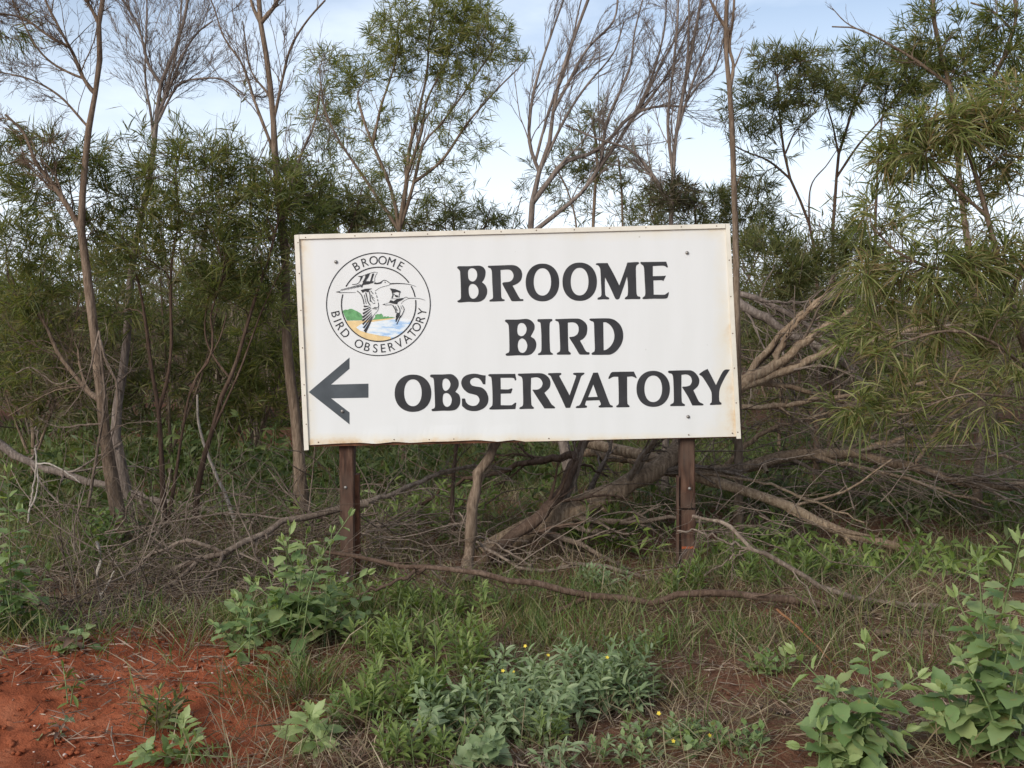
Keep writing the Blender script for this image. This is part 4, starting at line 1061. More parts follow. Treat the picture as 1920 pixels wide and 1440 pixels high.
tree('scrub_bush', 'round yellow-green bush just right of the sign, below the two thin trees', 'bush', 8.0,
     [([(1600, 700), (1605, 560), (1612, 470), (1620, 430)], 9, 4), ([(1605, 600), (1560, 520), (1520, 460)], 6, 3), ([(1500, 720), (1490, 600), (1480, 500)], 7, 3)],
     [(1610, 450, 0, 45, 45, 1.4), (1540, 480, 0, 60, 50), (1480, 490, 0, 60, 50), (1440, 540, 0, 60, 50, .7), (1540, 560, 0.2, 80, 40, .8), (1420, 460, 0.2, 50, 50, .7)],
     bark='bark_dark', leaf='leaf_olive', n_main=26, n_twig=250, sub=3, leaves=6, ln=0.12, wd=0.0075)
tree('scrub_bush', 'feathery grey-green bush at the left edge of the sign top, behind the tall bare tree', 'bush', 8.6,
     [([(640, 640), (636, 520), (630, 430), (620, 340)], 9, 4), ([(632, 500), (660, 420), (680, 350)], 6, 3)],
     [(610, 380, 0, 60, 50), (650, 400, 0, 60, 40), (600, 300, 0, 40, 40, .5), (680, 380, 0.1, 50, 50, .5), (590, 440, 0, 40, 40)],
     bark='bark_dark', leaf='leaf_olive', n_main=22, n_twig=170, sub=3, leaves=6, ln=0.11, wd=0.0075)

tree('scrub_bush', 'broad olive bush behind the left tree trunks, at the left edge', 'bush', 8.6,
     [([(60, 960), (62, 800), (55, 640), (50, 520)], 10, 4), ([(62, 860), (120, 700), (150, 560)], 8, 3), ([(60, 880), (10, 740), (-30, 620)], 8, 3)],
     [(30, 560, 0, 100, 80), (120, 600, 0, 100, 80), (30, 700, 0, 90, 80), (120, 740, 0, 90, 70), (180, 500, 0, 80, 70, .8)],
     bark='bark_brown', leaf='leaf_olive', n_main=34, n_twig=300, sub=3, leaves=6, ln=0.12, wd=0.010)
tree('scrub_bush', 'soft green bush filling the gap behind the thin dark stems', 'bush', 9.2,
     [([(320, 940), (318, 800), (310, 660), (300, 520)], 10, 4), ([(320, 860), (380, 700), (410, 560)], 8, 3), ([(318, 860), (250, 720), (220, 600)], 8, 3)],
     [(250, 620, 0, 90, 80), (340, 640, 0, 90, 80), (300, 740, 0, 110, 70), (210, 740, 0, 80, 80), (400, 560, 0, 90, 70)],
     bark='bark_brown', leaf='leaf_olive', n_main=34, n_twig=300, sub=3, leaves=6, ln=0.12, wd=0.010)
tree('scrub_bush', 'pale green bush beside the left edge of the sign, behind the forked dark shrub', 'bush', 9.8,
     [([(470, 920), (472, 800), (468, 680), (460, 560)], 9, 4), ([(471, 850), (520, 720), (540, 600)], 7, 3), ([(471, 850), (420, 740), (400, 640)], 7, 3)],
     [(440, 680, 0, 80, 70), (520, 660, 0, 60, 80), (480, 760, 0, 100, 60), (400, 780, 0, 80, 50), (500, 560, 0, 80, 60, .8)],
     bark='bark_brown', leaf='leaf_top', n_main=30, n_twig=270, sub=3, leaves=6, ln=0.12, wd=0.010)
tree('scrub_bush', 'dusty olive bush behind the crossing grey limbs, right of the sign', 'bush', 9.4,
     [([(1460, 900), (1462, 780), (1468, 680), (1470, 600)], 9, 4), ([(1462, 820), (1420, 700), (1400, 620)], 7, 3), ([(1462, 820), (1540, 720), (1580, 640)], 7, 3)],
     [(1430, 640, 0, 60, 60), (1510, 660, 0, 80, 60), (1600, 680, 0, 80, 60), (1460, 760, 0, 90, 50), (1700, 700, 0, 90, 70, .8), (1840, 720, 0, 90, 70, .8)],
     bark='bark_brown', leaf='leaf_olive', n_main=30, n_twig=260, sub=3, leaves=6, ln=0.12, wd=0.010)

# ------------------------------------------------------------------ scrub behind, as one mass
def build_thicket():
    wood, lv = [], []
    n = 122
    xs = rng.uniform(-1, 1, n); ys = 10.5 + 17 * rng.uniform(0, 1, n) ** 1.3
    for i in range(n):
        x, y = xs[i] * (0.52 * ys[i] + 1.5), ys[i]
        h = rng.uniform(1.3, 2.1) * (0.85 + 0.025 * y)
        if rng.uniform() < 0.16: h *= 1.5
        gz = float(height(x, y))
        k = 5
        b = np.array([x, y, gz - 0.05]); top = b + np.stack([rng.normal(0, 0.55, k), rng.normal(0, 0.55, k), h * rng.uniform(0.6, 1.0, k)], 1)
        t = np.linspace(0, 1, 7)[None, :, None]
        C = b * (1 - t) + top[:, None] * t + rng.normal(size=(k, 7, 3)) * 0.05 * t
        R = np.full((k, 1), 0.018) * np.linspace(1, 0.4, 7)[None]
        wood.append(tubes(C, R, 4))
        D, R2 = grow(C, R, 9, (0.12, 1.0), (48, 14), 0.5, 5, 0.2, (0, 0, 0.1), 0.5)
        wood.append(tubes(D, R2, 3))
        E, R3 = grow(D, R2, 3, (0.2, 1.0), (42, 14), 0.6, 3, 0.15, (0, 0, 0.05), 0.6)
        wood.append(tubes(E, R3, 3))
        lv.append(leaves_on(E, 5, 0.17, 0.015, (42, 16), 0.1, (0.1, 1.0), 3, 0.2, 0.1))
    V, Q = join(wood)
    o = bpy.data.objects.new('thicket_stems', mesh_np('thicket_stems', V, Q, mat=M['scrub_stem'])); col.objects.link(o)
    tag(o, 'tangle of grey stems in the scrub far behind the sign', None, None, 'stuff')
    V, Q = join(lv)
    o = bpy.data.objects.new('thicket_foliage', mesh_np('thicket_foliage', V, Q, mat=M['leaf_scrub'])); col.objects.link(o)
    tag(o, 'dull olive scrub foliage filling the bush far behind the sign', None, None, 'stuff')


build_thicket()

# ------------------------------------------------------------------ the fallen tree and loose branches
def timber(name, label, cat, Y, limbs, mat='dead_wood', twigs=None, group=None, sides=9, knob=0.05, twig_mat=None, parts=('trunk', 'limb')):
    """limbs: (pixel points with their own depth, w0, w1)"""
    L = [limb_pts(p, Y, a, b, 20, False, 0.006 if sides > 6 else 0.0015, 1.05) for p, a, b in limbs]
    L = snap(L)
    c = L[0][0][0]
    root = thing(name, (c[0], c[1], float(height(c[0], c[1]))), label, cat, group)
    for k, (C, R) in enumerate(L):
        V, Q = tubes(C[None], R[None], sides if k == 0 else 7, knob)
        nm = parts[0] if k == 0 else parts[1]
        part(nm, mesh_np(nm, V, Q, mat=M[mat]), root)
    if sides > 6:                                               # snapped-off stubs and knots
        C, R = grow(np.stack([c for c, r in L]), np.stack([r for c, r in L]), 3, (0.08, 0.9), (58, 14), 0.05, 3, 0.1, (0, 0, 0), 0.5)
        V, Q = tubes(C, R * np.array([1.2, 0.9, 1.3]), 6, 0.1)
        part('broken_stubs', mesh_np('broken_stubs', V, Q, mat=M[mat]), root, 'stuff')
    if twigs:
        n, tr, ang, ratio, trop, lev = twigs
        C = np.stack([c for c, r in L]); R = np.stack([r for c, r in L]); W = []
        for k in range(lev):
            C, R = grow(C, R, n if k == 0 else 4, tr if k == 0 else (0.15, 1), ang, ratio, 7 if k == 0 else 5, 0.16, trop, 0.35 if k == 0 else 0.6)
            C[..., 2] = np.maximum(C[..., 2], height(C[..., 0], C[..., 1]) + 0.01)
            ok = ~((C[..., 1] < 6.0) & (C[..., 2] > 0.6) & (np.abs(C[..., 0]) < 1.4)).any(1)     # none of it crosses the board
            C, R = C[ok], R[ok]
            W.append(tubes(C, R, 5 if k == 0 else 3))
        V, Q = join(W)
        part('twigs', mesh_np('twigs', V, Q, mat=M[twig_mat or mat]), root, 'stuff')
    return root


timber('fallen_tree', 'big fallen dead tree behind the right post, its limbs spreading to the right', 'fallen tree', 7.2,
       [([(905, 1046, -.75), (960, 1012, -.72), (1010, 985, -.70), (1100, 943, -.65), (1180, 905, -.55), (1245, 870, -.4), (1300, 805, -.1), (1345, 760)], 46, 27),
        ([(1345, 760), (1400, 715), (1450, 688), (1490, 655), (1530, 625), (1560, 605), (1600, 580, .1)], 26, 11), ([(1445, 690), (1465, 650), (1490, 610), (1530, 570), (1570, 550)], 13, 6),
        ([(1380, 735), (1430, 715), (1490, 690), (1560, 655), (1630, 640), (1700, 620, .1), (1800, 610, .2)], 18, 8), ([(1370, 660, .1), (1400, 640, .1), (1450, 612, .1), (1510, 575, .1), (1545, 555, .1), (1640, 540, .2)], 14, 6),
        ([(1240, 880), (1320, 885), (1390, 878), (1450, 862), (1520, 852), (1590, 848), (1660, 865), (1730, 880), (1800, 905), (1860, 912), (1930, 908)], 24, 16),
        ([(1590, 848), (1650, 830), (1720, 818), (1800, 830), (1920, 870)], 12, 6), ([(1390, 722, .1), (1460, 725, .1), (1540, 745, .1), (1620, 760, .1), (1720, 770)], 12, 6),
        ([(1350, 800, .2), (1420, 790, .1), (1500, 770), (1600, 745), (1720, 720), (1850, 700)], 12, 5), ([(1345, 860), (1400, 820), (1460, 795), (1540, 780), (1610, 750)], 11, 5),
        ([(1500, 870), (1600, 880, -.1), (1700, 900, -.1), (1800, 930, -.1), (1900, 960)], 9, 4), ([(1700, 870), (1760, 800), (1830, 740), (1920, 700)], 9, 4),
        ([(1090, 850, .4), (1180, 860, .3), (1240, 885, .1)], 16, 22)],
       'dead_wood', (11, (0.15, 1.0), (26, 12), 0.42, (0.05, 0, -0.01), 3), twig_mat='dead_twig')
timber('fallen_branch', 'thick peeling branch sloping from behind the right post down to the right-hand weeds', 'branch', 6.6,
       [([(1095, 828, .9), (1160, 842, .7), (1230, 858, .5), (1290, 888, .2), (1350, 905, .1), (1410, 925), (1470, 945), (1525, 975), (1580, 1000), (1650, 1018), (1720, 1035), (1800, 1062), (1850, 1090)], 24, 15),
        ([(1300, 882, .2), (1380, 895), (1430, 900), (1500, 930), (1560, 955), (1620, 980)], 7, 3), ([(1575, 1002), (1600, 1040, -.1), (1645, 1068, -.2), (1690, 1090, -.2), (1760, 1112, -.3)], 9, 4)],
       'dead_wood', (8, (0.2, 1.0), (30, 12), 0.2, (0, 0, 0.05), 2), parts=('stem', 'limb'))
timber('fallen_branch', 'pair of pale grey crossing limbs just right of the sign edge', 'branch', 7.8,
       [([(1360, 545), (1420, 590), (1480, 622), (1540, 655), (1590, 690), (1640, 740)], 19, 10), ([(1375, 535), (1440, 560), (1500, 600), (1560, 650), (1620, 725)], 12, 6), ([(1400, 560), (1470, 570), (1560, 560)], 7, 3)],
       'bark_grey', (10, (0.1, 1.0), (30, 12), 0.4, (0, 0, 0), 2), parts=('stem', 'limb'))
timber('dead_sapling', 'leaning dead stem standing between the two posts, peeling bark', 'dead stem', 6.0,
       [([(876, 1098), (880, 1040), (884, 980), (892, 920), (908, 870), (930, 830), (960, 770)], 23, 16)], 'bark_brown', (5, (0.3, 1.0), (40, 12), 0.4, (0, 0, 0), 2), parts=('stem', 'limb'))
timber('dead_branch', 'forked dark branch crossing in front of the big fallen trunk', 'branch', 6.7,
       [([(900, 1056, -.45), (950, 1014, -.42), (1000, 978, -.4), (1045, 930, -.3), (1070, 880, -.2), (1092, 840), (1110, 790)], 22, 17), ([(1075, 870), (1000, 872, .2), (930, 888, .3), (860, 905, .4), (780, 950, .4)], 15, 6), ([(1070, 880), (1000, 860, .2), (900, 850, .3)], 6, 3)],
       'bark_dark', (9, (0.2, 1.0), (30, 12), 0.4, (0, 0, 0), 2), parts=('stem', 'limb'))
timber('fallen_branch', 'long thin branch lying in front of both posts across the green plants', 'branch', 5.08,
       [([(610, 1035, .25), (700, 1052, .2), (780, 1064, .1), (880, 1070), (960, 1088), (1040, 1100), (1100, 1113), (1160, 1122), (1230, 1130), (1280, 1114), (1350, 1112), (1420, 1118), (1500, 1130), (1595, 1142)], 7, 15),
        ([(1108, 1114), (1060, 1140), (1010, 1165), (950, 1190), (900, 1186), (845, 1188)], 11, 5), ([(800, 1066), (740, 1090), (680, 1112), (640, 1140)], 9, 4), ([(945, 1190), (910, 1210), (880, 1225)], 5, 3)],
       'bark_dark', (9, (0.05, 0.9), (35, 12), 0.22, (-0.05, 0, 0.03), 2), parts=('stem', 'limb'))
timber('fallen_branch', 'crooked thin branch behind the long one, between the posts', 'branch', 5.9,
       [([(880, 1010, .3), (930, 1040, .1), (1005, 1072), (1080, 1058), (1130, 1060), (1180, 1075), (1230, 1088), (1290, 1110)], 5, 9), ([(1005, 1072), (950, 1030, .1), (890, 1000, .2), (860, 960, .3)], 5, 3), ([(1080, 1060), (1040, 1045), (990, 1050)], 4, 2)],
       'dead_twig', (10, (0.1, 1.0), (35, 12), 0.3, (-0.05, 0, 0.03), 2), parts=('stem', 'limb'))
timber('fallen_branch', 'twiggy branch running from the right post down to the right-hand ground', 'branch', 5.15,
       [([(1300, 968, .35), (1360, 985, .1), (1400, 1022), (1440, 1042), (1490, 1068), (1540, 1100), (1585, 1118), (1640, 1124), (1700, 1134), (1770, 1140)], 6, 11), ([(1405, 1026), (1360, 1015), (1320, 1000), (1270, 995)], 5, 3), ([(1400, 1030), (1350, 1060), (1320, 1080)], 4, 2), ([(1622, 1122), (1624, 1160), (1622, 1210)], 5, 4)],
       'dead_twig', (9, (0.0, 0.8), (35, 12), 0.3, (-0.05, 0, 0.02), 2), parts=('stem', 'limb'))
timber('fallen_branch', 'long grey branch slanting down to the left from the left post', 'branch', 5.7,
       [([(690, 945, .5), (620, 958, .4), (520, 985, .2), (430, 1030, 0), (370, 1052), (310, 1076), (260, 1100), (200, 1140, -.2), (120, 1190, -.3)], 13, 8), ([(430, 1028), (360, 1010), (310, 1025), (270, 1050), (225, 1085), (170, 1120)], 8, 4),
        ([(470, 1010), (420, 1050), (360, 1090), (290, 1110)], 6, 3), ([(640, 955, .4), (740, 925, .6), (850, 880, .8), (960, 880, .8)], 12, 7), ([(480, 1108), (400, 1125), (350, 1142), (300, 1156, -.1)], 7, 4), ([(370, 1052), (300, 1115, -.1), (230, 1150, -.3), (120, 1200, -.5), (-10, 1228, -.6)], 8, 4), ([(405, 1040), (392, 1075), (388, 1115)], 5, 3)],
       'dead_twig', (14, (0.1, 1.0), (32, 12), 0.35, (-0.03, 0, 0.0), 3), parts=('stem', 'limb'))
timber('fallen_branch', 'weathered grey log lying behind the left tree trunks', 'branch', 7.4,
       [([(-20, 820), (50, 865), (110, 885), (180, 905), (240, 925), (330, 945), (420, 962), (485, 972)], 15, 12), ([(60, 860), (70, 845), (68, 800)], 5, 3), ([(230, 920), (300, 960), (380, 975)], 9, 4)], 'bark_grey', (8, (0.1, 1.0), (35, 12), 0.3, (0, 0, 0), 2), parts=('stem', 'limb'))
timber('leaning_stick', 'pale crooked upright twig before the foot of the tall brown trunk', 'stick', 5.4, [([(180, 1015), (190, 1045), (180, 1080), (190, 1120), (187, 1170)], 6, 4), ([(190, 1120), (205, 1090), (215, 1070)], 4, 3)], 'pale_stick', None, parts=('stem', 'fork'), sides=6)
timber('leaning_stick', 'thin pale stick leaning right of the dark shrub stems', 'stick', 6.9, [([(440, 975), (425, 935), (405, 890), (385, 840), (372, 790), (370, 740)], 8, 4)], 'pale_stick', None, parts=('stem', 'limb'), sides=6)
timber('forked_stick', 'pale forked dead stick standing near the left edge', 'stick', 5.9, [([(52, 980), (60, 930), (68, 870), (66, 840)], 4, 3), ([(82, 960), (74, 910), (68, 860)], 4, 2), ([(68, 868), (95, 870), (130, 890), (150, 905)], 4, 2)], 'pale_stick', None, parts=('stem', 'fork'), sides=5)
timber('fallen_stick', 'thin orange-brown stick lying on the litter, lower right', 'stick', 4.6, [([(1456, 1142, .25), (1500, 1180, .15), (1540, 1220, .0), (1570, 1252, -.1), (1612, 1282, -.25)], 5, 3)], 'orange_stick', None, parts=('stem', 'fork'), sides=6)
timber('fallen_stick', 'dark burnt stick lying flat beside the lower right weeds', 'stick', 3.95, [([(1300, 1334), (1370, 1340), (1440, 1338), (1525, 1332)], 13, 10)], 'bark_dark', None, parts=('stem', 'fork'), sides=7)
timber('fallen_stick', 'short brown log end lying at the right behind the weeds', 'stick', 4.85, [([(1640, 1185), (1700, 1188), (1765, 1190)], 14, 12)], 'bark_brown', None, parts=('stem', 'fork'), sides=7)
timber('dead_vine', 'hanging strips of dead grey twigs wrapped about the tall brown trunk', 'dead vine', 6.15,
       [([(165, 950), (180, 860), (195, 760), (192, 690), (186, 620)], 6, 4), ([(190, 640), (205, 690), (220, 720), (218, 780), (205, 840)], 6, 3), ([(150, 780), (120, 800), (90, 795)], 4, 2), ([(186, 620), (160, 720), (120, 780)], 4, 2), ([(30, 700), (60, 690), (110, 720), (160, 690)], 3, 2)],
       'dead_twig', (14, (0.1, 1.0), (45, 14), 0.4, (0, 0, -0.08), 2), parts=('stem', 'strip'), sides=5)
timber('dead_sapling', 'thin dead upright stem just left of the leaning dead stem', 'dead stem', 6.6, [([(850, 1000), (848, 940), (852, 880), (856, 820), (850, 760)], 9, 6)], 'bark_dark', (5, (0.3, 1.0), (40, 12), 0.4, (0, 0, 0), 2), parts=('stem', 'limb'), sides=6)


def brush(label, spots, n, ln, mat, spread_dir=None, name='brushwood'):
    """a litter of fallen twigs: many, none of them countable"""
    W = []
    for (px, py, Yd, rx, ry, rz, k) in spots:
        k = int(k * (0.95 if px < 700 else 0.55))
        c = P(px, py, Yd)
        c[2] = max(c[2], float(height(c[0], c[1])) + 0.02)
        K = 7
        p = c + rng.normal(size=(k, 3)) * np.array([rx, ry, rz])
        p[:, 2] = np.maximum(p[:, 2], height(p[:, 0], p[:, 1]) + 0.01)
        d = norm(np.stack([rng.normal(0, 1, k), rng.normal(0, 0.6, k), rng.normal(0.05, 0.30, k)], 1))
        out = [p]; L = ln * rng.uniform(0.4, 1.3, k)
        for _ in range(K - 1):
            d = norm(d + rng.normal(size=d.shape) * 0.24)
            p = p + d * (L / (K - 1))[:, None]; out.append(p)
        C = np.stack(out, 1); C[..., 2] = np.maximum(C[..., 2], height(C[..., 0], C[..., 1]) + 0.006)
        ok = ~((C[..., 1] < 6.0) & (C[..., 2] > 0.6) & (np.abs(C[..., 0]) < 1.4)).any(1)
        C = C[ok]
        R = (0.0016 + 0.0050 * rng.uniform(0, 1, (len(C), 1)) ** 2) * np.linspace(1, 0.4, K)[None]
        W.append(tubes(C, R, 4))
        D, R2 = grow(C, R, 2, (0.2, 1.0), (35, 12), 0.45, 5, 0.18, (0, 0, 0.02), 0.6)
        D[..., 2] = np.maximum(D[..., 2], height(D[..., 0], D[..., 1]) + 0.006)
        ok = ~((D[..., 1] < 6.0) & (D[..., 2] > 0.6) & (np.abs(D[..., 0]) < 1.4)).any(1)
        D, R2 = D[ok], R2[ok]
        W.append(tubes(D, R2, 3))
    V, Q = join(W)
    o = bpy.data.objects.new(name, mesh_np(name, V, Q, mat=M[mat])); col.objects.link(o)
    tag(o, label, None, None, 'stuff')


brush('tangle of grey-brown fallen twigs under the trees at the left', [(180, 1060, 5.9, .5, .35, .08, 130), (420, 1080, 5.5, .45, .3, .06, 110), (60, 1130, 5.3, .3, .3, .06, 60), (350, 990, 6.6, .6, .4, .12, 110), (560, 1010, 6.3, .4, .3, .10, 110), (120, 1200, 5.0, .25, .2, .04, 40)], 0, 0.75, 'dead_twig')
brush('tangle of fine dead twigs between the two posts', [(760, 980, 6.7, .35, .3, .15, 150), (860, 1030, 6.2, .35, .3, .10, 110), (700, 1010, 6.4, .3, .3, .10, 80), (1000, 940, 7.6, .5, .4, .2, 60), (1200, 990, 6.9, .3, .3, .12, 40)], 0, 0.7, 'dead_twig')
brush('mass of dead grey twigs about the fallen tree at the right', [(1330, 985, 6.0, .25, .3, .08, 90), (1480, 820, 7.6, .5, .5, .3, 120), (1700, 800, 7.2, .8, .5, .35, 170), (1850, 860, 7.0, .6, .4, .25, 130), (1560, 920, 7.0, .5, .4, .15, 90), (1420, 700, 8.2, .3, .4, .3, 60), (1250, 900, 7.8, .3, .4, .2, 60)], 0, 0.9, 'dead_twig')


# ------------------------------------------------------------------ grass and litter
def scatter(n, x0, x1, y0, y1, keep):
    out = []
    while sum(len(o) for o in out) < n:
        y = rng.uniform(y0, y1, n * 2); x = rng.uniform(x0, x1, n * 2)
        k = rng.uniform(0, 1, n * 2) < keep(x, y)
        k &= np.abs(x) < 0.50 * y + 0.5
        out.append(np.stack([x[k], y[k]], 1))
    return np.vstack(out)[:n]


def patch(x, y, s=1.0, seed=0):
    w = np.random.default_rng(seed).normal(size=(8, 3)) * 2.2 / s
    v = np.zeros_like(x)
    for a, b, c in w: v += np.sin(a * x + b * y + c * 7)
    return v / 8 ** 0.5


def bare(x, y):            # the scraped red bank by the road
    return 1 / (1 + np.exp(-((-0.95 - x) * 6 + 0.5 * patch(x, y, .5, 4)))) * (1 / (1 + np.exp((y - 4.15 + 0.28 * patch(x, y, .6, 12)) * 7)))


def blades(label, name, pts, hmin, hmax, wd, mat, lean=0.35, clump=1, crad=0.03, rows=3, grav=0.25, kind='stuff'):
    N = len(pts)
    p = np.repeat(pts, clump, 0); p = p + rng.normal(size=p.shape) * crad
    b = np.stack([p[:, 0], p[:, 1], height(p[:, 0], p[:, 1]) - 0.005], 1)
    d = norm(np.stack([rng.normal(0, lean, len(p)), rng.normal(0, lean, len(p)), np.ones(len(p))], 1))
    V, Q = leaf_strips(b, d, rng.uniform(hmin, hmax, len(p)), np.full(len(p), wd) * rng.uniform(0.7, 1.3, len(p)), rows, 0.25, grav)
    o = bpy.data.objects.new(name, mesh_np(name, V, Q, mat=M[mat])); col.objects.link(o)
    tag(o, label, None, None, kind)


def build_ground_cover():
    pts = scatter(38000, -5, 5, 3.0, 9.0, lambda x, y: (1 - 0.93 * bare(x, y)) * np.clip(0.55 + 0.5 * patch(x, y, .4, 1), 0.1, 1) * np.clip(1.9 - 0.25 * y, 0.2, 1))
    n = len(pts)
    b = np.stack([pts[:, 0], pts[:, 1], height(pts[:, 0], pts[:, 1]) + rng.uniform(0.003, 0.02, n)], 1)
    a = rng.uniform(0, 2 * np.pi, n)
    d = norm(np.stack([np.cos(a), np.sin(a), rng.normal(0.04, 0.22, n)], 1))
    V, Q = leaf_strips(b, d, 0.015 + 0.085 * rng.uniform(0, 1, n) ** 2, rng.uniform(0.002, 0.006, n), 3, 0.35, 0.0)
    o = bpy.data.objects.new('leaf_litter', mesh_np('leaf_litter', V, Q, mat=M['litter'])); col.objects.link(o)
    tag(o, 'brown fallen leaves and bark bits strewn over the ground', None, None, 'stuff')
    # loose twigs and straw on the soil
    pts = scatter(1500, -4, 4, 3.0, 7.5, lambda x, y: 0.25 + 0.75 * (1 - bare(x, y)))
    n = len(pts); K = 5
    p = np.stack([pts[:, 0], pts[:, 1], height(pts[:, 0], pts[:, 1]) + 0.012], 1)
    a = rng.uniform(0, 2 * np.pi, n); d = norm(np.stack([np.cos(a), np.sin(a), rng.normal(0, 0.06, n)], 1)); L = rng.uniform(0.06, 0.4, n); out = [p]
    for _ in range(K - 1):
        d = norm(d + rng.normal(size=d.shape) * 0.18 * np.array([1, 1, .2])); p = p + d * (L / (K - 1))[:, None]; out.append(p)
    C = np.stack(out, 1); C[..., 2] = np.maximum(C[..., 2], height(C[..., 0], C[..., 1]) + 0.004)
    V, Q = tubes(C, rng.uniform(0.001, 0.003, (n, 1)) * np.linspace(1, .5, K)[None], 4)
    o = bpy.data.objects.new('twig_litter', mesh_np('twig_litter', V, Q, mat=M['dead_twig'])); col.objects.link(o)
    tag(o, 'small dead twigs scattered on the soil', None, None, 'stuff')
    blades('short green grass growing in patches under the scrub', 'grass', scatter(7800, -6, 6, 3.6, 11, lambda x, y: (1 - bare(x, y)) * np.clip(0.30 + 0.7 * patch(x, y, .5, 2) + 0.10 * (y - 5), 0.02, 1)), 0.06, 0.26, 0.0045, 'grass', 0.4, 6, 0.035)
    blades('bright green grass in front of the sign', 'grass', scatter(330, -1.3, 0.15, 4.6, 5.35, lambda x, y: np.clip(0.5 + 0.6 * patch(x, y, .5, 7), 0.02, 1)), 0.08, 0.21, 0.0035, 'grass', 0.45, 8, 0.04)
    blades('dry straw-coloured grass about the posts and branches', 'dry_grass', scatter(2000, -4, 4, 3.1, 8.5, lambda x, y: (1 - bare(x, y)) * np.clip(0.40 - 0.12 * (y < 4.3) + 0.6 * patch(x, y, .6, 3), 0.03, 1)), 0.08, 0.30, 0.0035, 'dry_grass', 0.6, 6, 0.04)
    blades('low dark green ground cover behind the fallen branches', 'ground_cover', scatter(1300, -6, 6, 6.9, 13, lambda x, y: np.where((x > -0.8) & (x < 1.5), 0.25, 1.0) * np.clip(0.45 + 0.6 * patch(x, y, .8, 9), 0.05, 1)), 0.08, 0.32, 0.016, 'undergrowth', 0.6, 6, 0.06)
    blades('matted flattened straw on the ground, lower right', 'straw', scatter(2600, -1.0, 3.5, 3.1, 5.6, lambda x, y: (1 - bare(x, y)) * np.clip(0.5 + 0.5 * patch(x, y, .35, 21), 0.05, 1)), 0.06, 0.20, 0.003, 'dry_grass', 2.2, 4, 0.05, grav=0.1)
    # pebbles
    import bmesh
    pts = scatter(230, -3, 3, 3.0, 5.2, lambda x, y: 0.15 + 0.85 * bare(x, y))
    Vs, Ts, n = [], [], 0
    bm = bmesh.new(); bmesh.ops.create_icosphere(bm, subdivisions=1, radius=1); v0 = np.array([v.co[:] for v in bm.verts]); t0 = np.array([[v.index for v in f.verts] for f in bm.faces]); bm.free()
    for x, y in pts:
        s = rng.uniform(0.003, 0.009) * np.array([1, rng.uniform(.7, 1.2), rng.uniform(.4, .7)])
        Vs.append(v0 * s * (1 + 0.15 * rng.normal(size=v0.shape)) + np.array([x, y, float(height(x, y)) + 0.002])); Ts.append(t0 + n); n += len(v0)
    o = bpy.data.objects.new('gravel', mesh_np('gravel', np.vstack(Vs), None, np.vstack(Ts), mat=M['pebble'])); col.objects.link(o)
    tag(o, 'small pale pebbles on the red soil', None, None, 'stuff')


build_ground_cover()


def clods():
    import bmesh
    pts = scatter(3200, -3.2, 3.2, 2.9, 5.4, lambda x, y: 0.12 + 0.88 * bare(x, y))
    bm = bmesh.new(); bmesh.ops.create_icosphere(bm, subdivisions=1, radius=1); v0 = np.array([v.co[:] for v in bm.verts]); t0 = np.array([[v.index for v in f.verts] for f in bm.faces]); bm.free()
    n = len(pts)
    s = (0.003 + 0.012 * rng.uniform(0, 1, n) ** 4)[:, None, None] * np.stack([np.ones(n), rng.uniform(.7, 1.3, n), rng.uniform(.5, .9, n)], 1)[:, None, :]
    V = v0[None] * s * (1 + 0.22 * rng.normal(size=(n, len(v0), 1))) + np.stack([pts[:, 0], pts[:, 1], height(pts[:, 0], pts[:, 1]) + 0.003], 1)[:, None]
    T = t0[None] + (np.arange(n) * len(v0))[:, None, None]
    o = bpy.data.objects.new('soil_crumbs', mesh_np('soil_crumbs', V.reshape(-1, 3), None, T.reshape(-1, 3), mat=bpy.data.materials['red_soil'])); col.objects.link(o)
    tag(o, 'crumbs and clods of red soil on the scraped bank', None, None, 'stuff')


clods()


def tuft(label, px, py, n, h, wd, mat, lean=0.3, rad=0.05, group='grass tufts in front of the sign', base_mat=None):
    p = G(px, py)
    root = thing('grass_tuft', p, label, 'grass tuft', group)
    a = rng.normal(size=(n, 2)) * rad
    b = np.stack([p[0] + a[:, 0], p[1] + a[:, 1], height(p[0] + a[:, 0], p[1] + a[:, 1]) - 0.005], 1)
    d = norm(np.stack([a[:, 0] / rad * lean * .6 + rng.normal(0, lean, n), a[:, 1] / rad * lean * .6 + rng.normal(0, lean, n), np.ones(n)], 1))
    V, Q = leaf_strips(b, d, h * rng.uniform(.5, 1.15, n), np.full(n, wd), 4, 0.2, 0.35)
    part('foliage', mesh_np('foliage', V, Q, mat=M[mat]), root)
    if base_mat:
        m = n // 2
        a = rng.normal(size=(m, 2)) * rad * 1.1
        b = np.stack([p[0] + a[:, 0], p[1] + a[:, 1], height(p[0] + a[:, 0], p[1] + a[:, 1]) - 0.005], 1)
        d = norm(np.stack([rng.normal(0, lean * 1.6, m), rng.normal(0, lean * 1.6, m), np.ones(m)], 1))
        V, Q = leaf_strips(b, d, h * rng.uniform(.25, .6, m), np.full(m, wd), 3, 0.3, 0.5)
        part('dry_foliage', mesh_np('dry_foliage', V, Q, mat=M[base_mat]), root)


